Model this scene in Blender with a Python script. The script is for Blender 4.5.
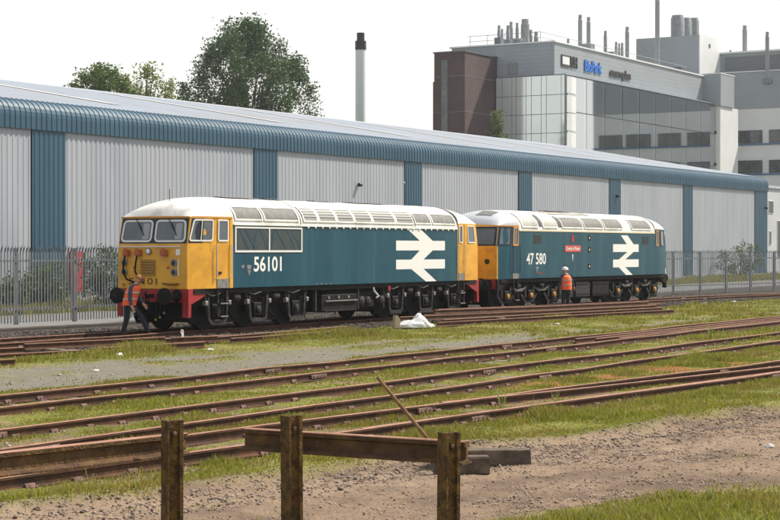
import bpy, bmesh, math, random
import numpy as np
from mathutils import Vector, Matrix
random.seed(7)
rng = np.random.default_rng(11)
R = math.radians
for o in list(bpy.data.objects):
    bpy.data.objects.remove(o)
scene = bpy.context.scene
COL = scene.collection

# ------------------------------------------------------------ camera
# x runs along the railway, y across it away from the camera, z = 0 is the rail head
TH = math.atan(1050 / 1780)
cam_data = bpy.data.cameras.new('camera')
cam_data.sensor_width = 36
cam_data.lens = 1780 / 780 * 36
cam_data.clip_end = 6000
cam_data.clip_start = 0.2
cam = bpy.data.objects.new('camera', cam_data)
COL.objects.link(cam)
cam.location = (0, 0, 2.4)
cam.rotation_euler = (R(90) - math.atan(11 / 1780), 0, TH - R(90))
scene.camera = cam

# ------------------------------------------------------------ sky, sun, exposure
SUN_EL, SUN_AZ = R(51), math.atan2(0.84, -0.54)
world = bpy.data.worlds.new('World')
scene.world = world
world.use_nodes = True
wn, wl = world.node_tree.nodes, world.node_tree.links
wn.clear()
w_out = wn.new('ShaderNodeOutputWorld')
w_bg = wn.new('ShaderNodeBackground')
w_bg.inputs[1].default_value = 0.125
sky = wn.new('ShaderNodeTexSky')
sky.sky_type = 'NISHITA'
sky.sun_disc = False
sky.sun_elevation = SUN_EL
sky.sun_rotation = SUN_AZ
sky.air_density = 1.0
sky.dust_density = 2.0
sky.ozone_density = 1.0
w_mix = wn.new('ShaderNodeMixRGB')          # summer haze: white toward the horizon all round, thinning overhead
w_mix.inputs[2].default_value = (7.0, 6.9, 6.55, 1)
w_tc = wn.new('ShaderNodeTexCoord')
w_sep = wn.new('ShaderNodeSeparateXYZ')
w_map = wn.new('ShaderNodeMapRange')
w_map.interpolation_type = 'SMOOTHSTEP'
w_map.inputs[1].default_value = 0.0; w_map.inputs[2].default_value = 0.75
w_map.inputs[3].default_value = 0.93; w_map.inputs[4].default_value = 0.28
wl.new(w_tc.outputs['Generated'], w_sep.inputs[0])
wl.new(w_sep.outputs[2], w_map.inputs[0])
wl.new(w_map.outputs[0], w_mix.inputs[0])
wl.new(sky.outputs[0], w_mix.inputs[1])
wl.new(w_mix.outputs[0], w_bg.inputs[0])
wl.new(w_bg.outputs[0], w_out.inputs[0])

sun_data = bpy.data.lights.new('sun', 'SUN')
sun_data.energy = 5.0
sun_data.angle = R(0.6)
sun_data.color = (1.0, 0.92, 0.78)
sun = bpy.data.objects.new('sun', sun_data)
COL.objects.link(sun)
sun_dir = Vector((math.sin(SUN_AZ) * math.cos(SUN_EL), math.cos(SUN_AZ) * math.cos(SUN_EL), math.sin(SUN_EL)))
sun.rotation_euler = sun_dir.to_track_quat('Z', 'Y').to_euler()
sun.location = sun_dir * 60

scene.view_settings.view_transform = 'Standard'
scene.view_settings.look = 'None'
scene.view_settings.gamma = 1
scene.view_settings.exposure = 0.36
scene.view_settings.use_curve_mapping = False
scene.cycles.volume_bounces = 0
scene.cycles.max_bounces = 8

# ------------------------------------------------------------ materials
def M(name, c, rough=0.75, metal=0.0, c2=None, scale=2.0, bump=0.0, bscale=30.0, spec=0.4,
      streak=False, lo=0.38, hi=0.66, c3=None, scale3=0.4, attr=None, trans=0.0):
    m = bpy.data.materials.new(name)
    m.use_nodes = True
    n, l = m.node_tree.nodes, m.node_tree.links
    b = n['Principled BSDF']
    b.inputs['Roughness'].default_value = rough
    b.inputs['Metallic'].default_value = metal
    b.inputs['Specular IOR Level'].default_value = spec
    geo = n.new('ShaderNodeNewGeometry')
    vec = geo.outputs['Position']
    if streak:
        mp = n.new('ShaderNodeMapping')
        mp.inputs['Scale'].default_value = (1, 1, 0.12)
        l.new(vec, mp.inputs[0]); vec = mp.outputs[0]
    cur = None
    if attr:
        a = n.new('ShaderNodeAttribute'); a.attribute_name = attr
        cur = a.outputs['Color']
    def mix(fac, c_a, c_b):
        x = n.new('ShaderNodeMixRGB')
        l.new(fac, x.inputs[0])
        if hasattr(c_a, 'links'): l.new(c_a, x.inputs[1])
        else: x.inputs[1].default_value = (*c_a, 1)
        x.inputs[2].default_value = (*c_b, 1)
        return x.outputs[0]
    def noise(sc, det, lo_, hi_):
        t = n.new('ShaderNodeTexNoise')
        t.inputs['Scale'].default_value = sc
        t.inputs['Detail'].default_value = det
        t.inputs['Roughness'].default_value = 0.65
        l.new(vec, t.inputs['Vector'])
        r = n.new('ShaderNodeMapRange')
        r.inputs[1].default_value = lo_; r.inputs[2].default_value = hi_
        l.new(t.outputs[0], r.inputs[0])
        return r.outputs[0]
    if cur is None: cur = c
    if c2: cur = mix(noise(scale, 7, lo, hi), cur, c2)
    if c3: cur = mix(noise(scale3, 4, 0.52, 0.72), cur, c3)
    if hasattr(cur, 'links'): l.new(cur, b.inputs['Base Color'])
    else: b.inputs['Base Color'].default_value = (*cur, 1)
    if bump:
        t = n.new('ShaderNodeTexNoise')
        t.inputs['Scale'].default_value = bscale; t.inputs['Detail'].default_value = 5
        l.new(geo.outputs['Position'], t.inputs['Vector'])
        bp = n.new('ShaderNodeBump')
        bp.inputs['Strength'].default_value = bump; bp.inputs['Distance'].default_value = 0.02
        l.new(t.outputs[0], bp.inputs['Height'])
        l.new(bp.outputs[0], b.inputs['Normal'])
    if trans:
        out = n['Material Output']
        tr = n.new('ShaderNodeBsdfTranslucent')
        if hasattr(cur, 'links'): l.new(cur, tr.inputs[0])
        else: tr.inputs[0].default_value = (*cur, 1)
        ms = n.new('ShaderNodeMixShader'); ms.inputs[0].default_value = trans
        l.new(b.outputs[0], ms.inputs[1]); l.new(tr.outputs[0], ms.inputs[2])
        l.new(ms.outputs[0], out.inputs[0])
    return m

def glass_mat(name, tint, mirror, rough=0.03):
    """window glass: part see-through, part reflecting, by a fixed share plus Fresnel"""
    m = bpy.data.materials.new(name); m.use_nodes = True
    n, l = m.node_tree.nodes, m.node_tree.links
    n.remove(n['Principled BSDF'])
    tr = n.new('ShaderNodeBsdfTransparent'); tr.inputs[0].default_value = (*tint, 1)
    gl = n.new('ShaderNodeBsdfGlossy'); gl.inputs['Roughness'].default_value = rough
    gl.inputs[0].default_value = (0.93, 0.97, 1.0, 1)
    fr = n.new('ShaderNodeFresnel'); fr.inputs[0].default_value = 1.5
    ad = n.new('ShaderNodeMath'); ad.inputs[1].default_value = mirror; ad.use_clamp = True
    l.new(fr.outputs[0], ad.inputs[0])
    ms = n.new('ShaderNodeMixShader')
    l.new(ad.outputs[0], ms.inputs[0]); l.new(tr.outputs[0], ms.inputs[1]); l.new(gl.outputs[0], ms.inputs[2])
    l.new(ms.outputs[0], n['Material Output'].inputs[0])
    return m

# ------------------------------------------------------------ mesh helpers
class MB:
    def __init__(s): s.v = []; s.f = []
    def add(s, v, f):
        o = len(s.v); s.v += [tuple(p) for p in v]; s.f += [tuple(i + o for i in q) for q in f]; return s
    def box(s, x0, x1, y0, y1, z0, z1):
        return s.add([(x0,y0,z0),(x1,y0,z0),(x1,y1,z0),(x0,y1,z0),(x0,y0,z1),(x1,y0,z1),(x1,y1,z1),(x0,y1,z1)],
                     [(3,2,1,0),(4,5,6,7),(0,1,5,4),(1,2,6,5),(2,3,7,6),(3,0,4,7)])
    def cbox(s, x0, x1, y0, y1, z0, z1, c=0.02):
        """box with bevelled vertical profile (chamfers along the x edges)"""
        pr = [(y0+c,z0),(y1-c,z0),(y1,z0+c),(y1,z1-c),(y1-c,z1),(y0+c,z1),(y0,z1-c),(y0,z0+c)]
        v = [(x0,a,b) for a,b in pr] + [(x1,a,b) for a,b in pr]
        f = [(i,(i+1)%8,(i+1)%8+8,i+8) for i in range(8)] + [tuple(range(7,-1,-1)), tuple(range(8,16))]
        return s.add(v, f)
    def prism(s, pts, axis, a, b):
        """polygon extruded along an axis; pts are the two other coordinates in xyz order"""
        def P(p, t):
            q = list(p); q.insert(axis, t); return tuple(q)
        n = len(pts)
        v = [P(p, a) for p in pts] + [P(p, b) for p in pts]
        f = [(i,(i+1)%n,(i+1)%n+n,i+n) for i in range(n)] + [tuple(range(n-1,-1,-1)), tuple(range(n,2*n))]
        return s.add(v, f)
    def tube(s, pts, rad, n=6, cap=True):
        pts = [Vector(p) for p in pts]
        rads = rad if isinstance(rad, (list, tuple)) else [rad] * len(pts)
        v = []; f = []
        for i, p in enumerate(pts):
            d = (pts[min(i+1, len(pts)-1)] - pts[max(i-1, 0)]).normalized()
            u = d.cross(Vector((0.3,0.2,1)) if abs(d.z) < 0.9 else Vector((1,0,0))).normalized()
            w = d.cross(u)
            for k in range(n):
                a = 2*math.pi*k/n
                v.append(tuple(p + (u*math.cos(a) + w*math.sin(a)) * rads[i]))
        for i in range(len(pts)-1):
            for k in range(n):
                f.append((i*n+k, i*n+(k+1)%n, (i+1)*n+(k+1)%n, (i+1)*n+k))
        if cap: f += [tuple(range(n-1,-1,-1)), tuple(range((len(pts)-1)*n, len(pts)*n))]
        return s.add(v, f)
    def lathe(s, prof, centre, axis='y', n=20):
        """prof: (radius, offset along axis)"""
        v = []; f = []
        for r_, o in prof:
            for k in range(n):
                a = 2*math.pi*k/n; c_, s_ = r_*math.cos(a), r_*math.sin(a)
                v.append({'y': (c_, o, s_), 'x': (o, c_, s_), 'z': (c_, s_, o)}[axis])
        for i in range(len(prof)-1):
            for k in range(n):
                f.append((i*n+k, i*n+(k+1)%n, (i+1)*n+(k+1)%n, (i+1)*n+k))
        f += [tuple(range(n-1,-1,-1)), tuple(range((len(prof)-1)*n, len(prof)*n))]
        v = [(a+centre[0], b+centre[1], c+centre[2]) for a,b,c in v]
        return s.add(v, f)
    def mesh(s, name, mat, smooth=False, fix=True):
        me = bpy.data.meshes.new(name)
        me.from_pydata(s.v, [], s.f)
        if fix:
            bm = bmesh.new(); bm.from_mesh(me)
            bmesh.ops.recalc_face_normals(bm, faces=bm.faces)
            bm.to_mesh(me); bm.free()
        me.materials.append(mat)
        if smooth:
            me.polygons.foreach_set('use_smooth', [True]*len(me.polygons))
            me.set_sharp_from_angle(angle=R(40))
        me.update()
        return me
    def build(s, name, mat, parent=None, smooth=False, fix=True):
        return link(name, s.mesh(name, mat, smooth, fix), parent)

def link(name, me, parent=None, loc=None, rot=None):
    o = bpy.data.objects.new(name, me)
    COL.objects.link(o)
    if parent: o.parent = parent
    if loc is not None: o.location = loc
    if rot is not None: o.rotation_euler = rot
    return o
def tag(o, label, cat, group=None):
    o['label'] = label; o['category'] = cat
    if group: o['group'] = group
    return o
def thing(name, label, cat, loc=(0,0,0), rz=0, group=None):
    o = bpy.data.objects.new(name, None); COL.objects.link(o)
    o.empty_display_size = 0.3
    o.location = loc; o.rotation_euler = (0,0,rz)
    return tag(o, label, cat, group)
def structure(o): o['kind'] = 'structure'; return o
def stuff(o): o['kind'] = 'stuff'; return o

_txt = {}
def text_mesh(body, height, mat, bold=0.0, depth=0.0, name='lettering', sx=1.0):
    """flat lettering in x (right) / y (up), lower left at the origin, cap height = height"""
    cu = bpy.data.curves.new(name, 'FONT'); cu.body = body
    cu.size = height / 0.69; cu.offset = bold; cu.extrude = depth; cu.resolution_u = 3
    tmp = bpy.data.objects.new('tmp', cu); COL.objects.link(tmp)
    dg = bpy.context.evaluated_depsgraph_get()
    me = bpy.data.meshes.new_from_object(tmp.evaluated_get(dg))
    bpy.data.objects.remove(tmp); bpy.data.curves.remove(cu)
    xs = [v.co.x for v in me.vertices]
    x0 = min(xs)
    for v in me.vertices: v.co.x = (v.co.x - x0) * sx
    me.materials.clear(); me.materials.append(mat)
    me['w'] = (max(xs) - x0) * sx
    return me

# ------------------------------------------------------------ value noise for terrain and masks
_perm = rng.permutation(4096); _val = rng.random(4096)
def vnoise(x, y, sc):
    x = np.asarray(x) * sc + 513.3; y = np.asarray(y) * sc + 277.7
    xi = np.floor(x).astype(int); yi = np.floor(y).astype(int)
    fx = x - xi; fy = y - yi
    fx = fx*fx*(3-2*fx); fy = fy*fy*(3-2*fy)
    h = lambda a, b: _val[(_perm[a & 4095] + b * 131) & 4095]
    return (h(xi,yi)*(1-fx)+h(xi+1,yi)*fx)*(1-fy) + (h(xi,yi+1)*(1-fx)+h(xi+1,yi+1)*fx)*fy
def fbm(x, y, sc, o=4):
    t = 0; a = 0.5
    for k in range(o): t = t + a*vnoise(x, y, sc*2**k); a *= 0.5
    return t / (1 - 0.5**o)
def sstep(a, b, x):
    t = np.clip((x-a)/(b-a), 0, 1); return t*t*(3-2*t)

HAZE = 0.0002
# palette
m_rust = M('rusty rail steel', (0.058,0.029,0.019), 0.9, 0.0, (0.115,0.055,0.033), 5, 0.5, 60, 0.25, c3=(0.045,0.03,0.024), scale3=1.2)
m_rust_lit = M('rail rust painted lit', (0.27,0.135,0.088), 0.8, 0.1, (0.37,0.21,0.15), 4, 0.3, 60, 0.3, c3=(0.17,0.09,0.06), scale3=0.9)  # tone for rail tops, with the sunlight put into the rust colour
m_post = M('old rail with yellow lichen', (0.06,0.032,0.017), 0.85, 0.05, (0.215,0.13,0.03), 14, 0.9, 60, 0.25, lo=0.42, hi=0.68, c3=(0.115,0.042,0.022), scale3=7)
m_beam = M('dark old rail', (0.065,0.036,0.021), 0.85, 0.05, (0.13,0.07,0.034), 8, 0.8, 50, 0.25, c3=(0.17,0.10,0.035), scale3=5)
m_chair = M('rusted chair iron', (0.10,0.055,0.042), 0.9, 0, (0.24,0.15,0.125), 9, 0.4, 60)
m_sleeper = M('weathered sleeper timber', (0.10,0.085,0.065), 0.9, 0, (0.24,0.2,0.15), 5, 0.5, 40)
m_baulk = M('tarred timber', (0.062,0.045,0.033), 0.85, 0, (0.15,0.112,0.08), 6, 0.5, 35)
m_white = M('white paint', (0.78,0.78,0.76), 0.5)
m_black = M('black', (0.012,0.012,0.013), 0.6)
# ============================================================ THE GROUND
def grid_axis(parts):
    out = []
    for a, b, st in parts:
        n = max(1, int(round((b-a)/st))); out += list(np.linspace(a, b, n, endpoint=False))
    out.append(parts[-1][1]); return np.array(out)
gx = grid_axis([(-900,-60,140),(-60,6,6),(6,46,0.14),(46,84,0.35),(84,130,1.0),(130,300,10),(300,2600,230)])
gy = grid_axis([(-900,-30,145),(-30,2,4),(2,24,0.14),(24,34,0.25),(34,56,0.8),(56,300,16),(300,2600,230)])

def poly(xs, ys): return lambda X: np.interp(X, xs, ys)
dirt_up = poly([5,13.3,15.3,17.1,19.7,21.1,21.9,24.1,26.1,28,34,45,60],[12.6,11.95,11.5,11.2,11.0,10.6,9.95,9.7,9.55,9.2,8.3,7.0,5])
dirt_lo = poly([5,15.1,16.5,17.6,18.8,25,40],[8.3,7.6,7.25,6.8,6.2,3.5,-4])
path_hi = poly([20,30,36,44,51,60,75],[27.2,26.4,25.6,25.0,24.2,23.7,23.5])
path_lo = poly([20,25,30,38,48,60,75],[22.5,22.2,21.5,21.8,22.5,22.8,23.0])

def masks(X, Y):
    n1 = fbm(X, Y, 0.55, 4); n2 = fbm(X+91, Y-37, 1.7, 4); n3 = fbm(X-55, Y+13, 5.0, 3)
    wob = (n1-0.5)*1.5 + (n2-0.5)*0.7
    up, lo = dirt_up(X), dirt_lo(X)
    dirt = sstep(-0.35, 0.35, up + wob*0.7 - Y) * sstep(-0.35, 0.35, Y - lo - wob*0.6)
    ph, pl = path_hi(X), path_lo(X)
    path = sstep(-0.5, 0.4, ph + wob*0.9 - Y) * sstep(-0.4, 0.4, Y - pl - wob*0.6)
    mid = (ph*0.6 + pl*0.4)
    strip = sstep(0.75, 0.25, np.abs(Y - mid - 0.2)) * sstep(0.38, 0.55, n1+0.06)
    path = path * (1 - strip*0.75)
    bed = sstep(28.9, 30.0, Y + wob*0.7 + np.clip((X-80)*0.06, 0, 3)) * sstep(40.4, 39.4, Y)   # ballast round the locomotive track
    road = sstep(39.5, 40.3, Y) * sstep(47.5, 46.6, Y)
    # worn soil along the old tracks
    soil = np.zeros_like(X)
    for c in (19.6, 15.7):
        soil = np.maximum(soil, sstep(1.3, 0.5, np.abs(Y-c)) * sstep(0.42, 0.62, n2) * 0.8)
    cc = 13.1 - 0.094*(X-20)
    soil = np.maximum(soil, sstep(1.1, 0.4, np.abs(Y-cc+0.1)) * sstep(0.40, 0.6, n2)*0.9)
    soil = np.maximum(soil, sstep(0.66, 0.74, n2) * 0.7)
    rust = sstep(1.5, 0.4, np.abs(Y-13.9+0.02*(X-33))) * sstep(9, 5, np.abs(X-34)) * sstep(0.42, 0.56, n2)
    far = sstep(70, 90, X)*sstep(22, 25, Y)*sstep(0.4, 0.6, n2)*0.6
    return dict(dirt=dirt, path=path, bed=bed, road=road, soil=soil, rust=rust, far=far, n1=n1, n2=n2, n3=n3)

def ground_h(X, Y):
    """gentle unevenness of the yard about 0.15 m below the rail heads"""
    near = sstep(110, 70, np.abs(X-30)) * sstep(60, 45, np.abs(Y-10))
    z = -0.155 + near * ((fbm(X, Y, 0.35, 3)-0.5)*0.10 + (fbm(X+7, Y, 2.2, 3)-0.5)*0.05)
    z = z - 0.05 * sstep(0.2, 0.8, sstep(-0.4, 0.4, dirt_up(X)-Y)) * near
    # banked edge of the dirt track
    z = z + 0.06*np.exp(-((Y-dirt_up(X)-0.1)/0.35)**2)*near*sstep(5, 12, X)
    return z

XX, YY = np.meshgrid(gx, gy, indexing='ij')
mk = masks(XX, YY)
ZZ = ground_h(XX, YY) - 0.05*mk['path'] + mk['bed']*0.015
rough_d = mk['dirt']*((fbm(XX, YY, 7, 3)-0.5)*0.07 + (fbm(XX*0.35+YY*0.1, YY*2.6+XX*0.9, 0.9, 3)-0.5)*0.10)
ZZ = ZZ + rough_d
def lerp(c, col, m):
    return c*(1-m[...,None]) + np.array(col)*m[...,None]
base = np.zeros(XX.shape+(3,)) + np.array((0.165,0.175,0.032))
base = lerp(base, (0.225,0.19,0.07), sstep(0.45,0.7,mk['n2']))
base = lerp(base, (0.11,0.145,0.025), sstep(0.5,0.7,mk['n1'])*0.7)
base = lerp(base, (0.17,0.125,0.085), mk['soil'])
base = lerp(base, (0.26,0.085,0.02), mk['rust']*0.8)
base = lerp(base, (0.15,0.14,0.125), mk['far'])
base = lerp(base, (0.175,0.162,0.145), mk['path']*(0.72+0.28*mk['n3']))
dirtc = np.zeros_like(base) + np.array((0.255,0.180,0.125))
dirtc = lerp(dirtc, (0.165,0.116,0.084), sstep(0.4,0.65,mk['n2']))
dirtc = lerp(dirtc, (0.32,0.235,0.165), sstep(0.5,0.75,fbm(XX*0.3+YY*0.1, YY*2.2+XX*0.7, 0.5, 3))*0.8)
dirtc = dirtc*0.84
base = base*(1-mk['dirt'][...,None]) + dirtc*mk['dirt'][...,None]
base = lerp(base, (0.048,0.042,0.037), mk['bed'])
base = lerp(base, (0.20,0.20,0.20), mk['road'])
base = base*(0.82+0.36*mk['n3'][...,None])

nx, ny = len(gx), len(gy)
me = bpy.data.meshes.new('ground')
idx = np.arange(nx*ny).reshape(nx, ny)
quads = np.stack([idx[:-1,:-1], idx[1:,:-1], idx[1:,1:], idx[:-1,1:]], -1).reshape(-1,4)
me.from_pydata(np.stack([XX,YY,ZZ],-1).reshape(-1,3).tolist(), [], quads.tolist())
ca = me.color_attributes.new('tone', 'FLOAT_COLOR', 'POINT')
ca.data.foreach_set('color', np.concatenate([base, np.ones(XX.shape+(1,))], -1).astype(np.float32).ravel())
me.polygons.foreach_set('use_smooth', [True]*len(me.polygons))
m_ground = M('yard ground', (0.2,0.2,0.1), 0.95, 0, (0.10,0.08,0.055), 30, 1.0, 26, 0.12, attr='tone', lo=0.52, hi=0.80, c3=(0.10,0.08,0.055), scale3=11)
me.materials.append(m_ground)
structure(link('ground', me))

# ---- helper: heights for scattering
def zat(x, y):
    x = np.asarray(x, float); y = np.asarray(y, float)
    m = masks(x, y)
    return ground_h(x, y) - 0.05*m['path'] + m['bed']*0.015 + m['dirt']*((fbm(x, y, 7, 3)-0.5)*0.07 + (fbm(x*0.35+y*0.1, y*2.6+x*0.9, 0.9, 3)-0.5)*0.10)

def raw_mesh(name, V, F, mat, colors=None, fsize=3):
    me = bpy.data.meshes.new(name)
    nv, nf = len(V), len(F)
    me.vertices.add(nv); me.vertices.foreach_set('co', np.asarray(V, np.float32).ravel())
    me.loops.add(nf*fsize); me.loops.foreach_set('vertex_index', np.asarray(F, np.int32).ravel())
    me.polygons.add(nf)
    me.polygons.foreach_set('loop_start', np.arange(0, nf*fsize, fsize, dtype=np.int32))
    if colors is not None:
        ca = me.color_attributes.new('tone', 'FLOAT_COLOR', 'POINT')
        ca.data.foreach_set('color', np.concatenate([colors, np.ones((nv,1))], 1).astype(np.float32).ravel())
    me.materials.append(mat); me.update(calc_edges=True)
    return me

# ---- grass blades
def in_view(x, y, pad=0.03):
    dpt = x*math.cos(TH) + y*math.sin(TH); rt = x*math.sin(TH) - y*math.cos(TH)
    return (dpt > 12) & (np.abs(rt/np.maximum(dpt, 1)) < 0.2191+pad), dpt
def scatter_grass(n, xr, yr, hgt, wid, dens_fn):
    x = rng.uniform(*xr, n); y = rng.uniform(*yr, n)
    ok, d = in_view(x, y, 0.05)
    x, y, d = x[ok], y[ok], d[ok]
    m = masks(x, y)
    p = dens_fn(x, y, m)
    keep = rng.random(len(x)) < p
    x, y, d, p = x[keep], y[keep], d[keep], p[keep]
    k = len(x)
    lush = 0.22 + 1.9*fbm(x, y, 0.8, 3)**2.1
    h = hgt*rng.uniform(0.45, 1.3, k)*lush*(0.5+0.5*p)
    w = wid*rng.uniform(0.6, 1.4, k)
    a = rng.uniform(0, 2*np.pi, k); ln = rng.uniform(0.1, 0.8, k)*h
    la = rng.uniform(0, 2*np.pi, k)
    z = zat(x, y) - 0.01
    ux, uy = np.cos(a)*w, np.sin(a)*w
    lx, ly = np.cos(la)*ln, np.sin(la)*ln
    P0 = np.stack([x-ux, y-uy, z], 1); P1 = np.stack([x+ux, y+uy, z], 1)
    P2 = np.stack([x+ux*0.7+lx*0.4, y+uy*0.7+ly*0.4, z+h*0.6], 1); P3 = np.stack([x-ux*0.7+lx*0.4, y-uy*0.7+ly*0.4, z+h*0.6], 1)
    P4 = np.stack([x+lx, y+ly, z+h], 1)
    V = np.stack([P0,P1,P2,P3,P4], 1).reshape(-1,3)
    i = np.arange(k)*5
    F = np.concatenate([np.stack([i,i+1,i+2],1), np.stack([i,i+2,i+3],1), np.stack([i+3,i+2,i+4],1)])
    t = rng.random(k)[:,None]; dry = (rng.random(k) < 0.07+0.35*fbm(x+40, y, 0.6, 3)**2)[:,None]
    c = np.array((0.15,0.185,0.018))*(1-t) + np.array((0.32,0.30,0.04))*t
    mossy = (rng.random(k) < 0.5*sstep(0.5,0.7,fbm(x-17, y+5, 0.9, 3)))[:,None]
    c = np.where(mossy, np.array((0.25,0.185,0.04))*(0.7+0.6*t), c)
    c = np.where(dry, np.array((0.36,0.28,0.13))*(0.7+0.5*t), c)
    c = np.repeat(c, 5, 0)
    return V, F, c
def g_dens(x, y, m):
    p = (1-m['dirt'])*(1-m['path']*0.9)*(1-m['bed'])*(1-m['road'])*(1-m['soil']*0.75)*(1-m['rust']*0.8)*(1-m['far']*0.7)
    p = p*(0.35+0.85*sstep(0.36,0.6,m['n1']))
    p = p + 0.05*m['dirt']*sstep(0.6,0.7,m['n2'])
    return np.clip(p*(y < 31.0), 0, 1)
grass_sets = [
    scatter_grass(170000, (9, 24), (3, 15.5), 0.10, 0.006, g_dens),
    scatter_grass(330000, (14, 40), (6, 22), 0.08, 0.008, g_dens),
    scatter_grass(260000, (20, 62), (10, 30.5), 0.085, 0.012, g_dens),
    scatter_grass(120000, (45, 110), (12, 33), 0.13, 0.022, g_dens),
    # tall tufts close against the rails of the nearest tracks
    scatter_grass(160000, (12, 42), (9.6, 12.9), 0.17, 0.007, lambda x,y,m: g_dens(x,y,m)*sstep(0.75,0.05,np.abs(y-(12.75-0.094*(x-17))+0.35))),
    scatter_grass(90000, (14, 48), (14.0, 15.2), 0.13, 0.008, lambda x,y,m: g_dens(x,y,m)*0.8),
    scatter_grass(60000, (22, 60), (27.2, 29.6), 0.19, 0.012, lambda x,y,m: g_dens(x,y,m)*sstep(0.5,0.65,m['n1'])),
    scatter_grass(14000, (12, 60), (9, 29), 0.26, 0.006, lambda x,y,m: g_dens(x,y,m)*sstep(0.55,0.7,m['n2'])),
    # verge below the warehouse wall
    scatter_grass(60000, (40, 175), (47.5, 52.6), 0.40, 0.04, lambda x,y,m: 0.8*np.ones_like(x)),
]
Vs, Fs, Cs, off = [], [], [], 0
for V, F, c in grass_sets:
    Vs.append(V); Fs.append(F+off); Cs.append(c); off += len(V)
m_grass = M('grass blades', (0.1,0.15,0.03), 0.7, 0, None, spec=0.25, attr='tone', trans=0.35)
grass = link('grass', raw_mesh('grass', np.concatenate(Vs), np.concatenate(Fs), m_grass, np.concatenate(Cs)))
stuff(grass); grass['label'] = 'rough yellow green grass between the old tracks'; grass['category'] = 'grass'

# ---- loose stones on the dirt track and the ballast
def scatter_stones(n, xr, yr, smin, smax, dens, tones):
    x = rng.uniform(*xr, n); y = rng.uniform(*yr, n)
    ok, d = in_view(x, y, 0.05); x, y = x[ok], y[ok]
    keep = rng.random(len(x)) < dens(x, y, masks(x, y)); x, y = x[keep], y[keep]
    k = len(x); s = smin*(smax/smin)**rng.random(k)**2
    z = zat(x, y) + s*0.15
    octa = np.array([(1,0,0),(0,1,0),(-1,0,0),(0,-1,0),(0.2,0.1,0.75),(0,0,-0.6)], float)
    fo = np.array([(0,1,4),(1,2,4),(2,3,4),(3,0,4),(1,0,5),(2,1,5),(3,2,5),(0,3,5)])
    a = rng.uniform(0, 6.28, k)
    ve = octa[None]*rng.uniform(0.55, 1.25, (k,6,3))*s[:,None,None]
    vx = ve[...,0]*np.cos(a)[:,None] - ve[...,1]*np.sin(a)[:,None]; vy = ve[...,0]*np.sin(a)[:,None] + ve[...,1]*np.cos(a)[:,None]
    V = np.stack([vx+x[:,None], vy+y[:,None], ve[...,2]+z[:,None]], -1).reshape(-1,3)
    F = (fo[None] + (np.arange(k)*6)[:,None,None]).reshape(-1,3)
    t = rng.random(k)[:,None]
    c = np.array(tones[0])*(1-t) + np.array(tones[1])*t
    return V, F, np.repeat(c, 6, 0)
m_stone = M('stones', (0.2,0.18,0.16), 0.9, 0, None, spec=0.2, attr='tone')
def stones_obj(name, label, sets):
    Vs, Fs, Cs, off = [], [], [], 0
    for V, F, c in sets: Vs.append(V); Fs.append(F+off); Cs.append(c); off += len(V)
    o = stuff(link(name, raw_mesh(name, np.concatenate(Vs), np.concatenate(Fs), m_stone, np.concatenate(Cs))))
    o['label'] = label; o['category'] = 'gravel'
stones_obj('gravel', 'loose brown gravel on the dirt track in front', [
    scatter_stones(260000, (9, 32), (3, 13), 0.006, 0.024, lambda x,y,m: m['dirt']*(0.15+0.6*sstep(0.48,0.66,fbm(x+3,y,0.9,3))), ((0.17,0.125,0.095),(0.38,0.30,0.235))),
    scatter_stones(60000, (12, 30), (8.5, 12.5), 0.008, 0.034, lambda x,y,m: m['dirt']*sstep(0.9,0.1,np.abs(y-dirt_up(x)+0.5))*0.5, ((0.11,0.085,0.068),(0.32,0.25,0.20))),
    scatter_stones(9000, (12, 50), (10, 27), 0.012, 0.05, lambda x,y,m: 0.25*m['soil']+0.35*m['path'], ((0.2,0.17,0.14),(0.4,0.36,0.31)))])
stones_obj('ballast', 'dark oily ballast under the locomotives', [
    scatter_stones(60000, (34, 95), (28.8, 37), 0.03, 0.07, lambda x,y,m: m['bed']*0.8, ((0.035,0.03,0.027),(0.13,0.11,0.095)))])

# ============================================================ RAILS AND TRACKS
RAIL = [(-0.07,-0.155),(0.07,-0.155),(0.07,-0.142),(0.012,-0.122),(0.010,-0.045),(0.034,-0.034),(0.035,-0.006),(0.028,0.0),
        (-0.028,0.0),(-0.035,-0.006),(-0.034,-0.034),(-0.010,-0.045),(-0.012,-0.122),(-0.07,-0.142)]
def rail_mesh(path, name='rail', prof=RAIL, mats=None, roll=0.0):
    """rail section swept along world points (x, y, z of the head)"""
    P = [Vector(p) for p in path]; n = len(prof); v = []; f = []
    cr, sr = math.cos(roll), math.sin(roll)
    for i, p in enumerate(P):
        d = (P[min(i+1,len(P)-1)] - P[max(i-1,0)]).normalized()
        sdir = Vector((-d.y, d.x, 0)).normalized(); up = Vector((0,0,1))
        for a, b in prof:
            b2 = b + 0.078
            v.append(tuple(p + sdir*(a*cr - b2*sr) + up*(a*sr + b2*cr - 0.078)))
    for i in range(len(P)-1):
        for k in range(n): f.append((i*n+k, i*n+(k+1)%n, (i+1)*n+(k+1)%n, (i+1)*n+k))
    f += [tuple(range(n-1,-1,-1)), tuple(range((len(P)-1)*n, len(P)*n))]
    mb = MB(); mb.add(v, f)
    me = mb.mesh(name, mats[0] if mats else m_rust)
    me.materials.append(mats[1] if mats else m_rust_lit)
    for p in me.polygons:                       # sunlit top painted in a paler rust, shaded web in a darker one
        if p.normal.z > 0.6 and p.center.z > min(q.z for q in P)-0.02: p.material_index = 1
    return me

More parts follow.
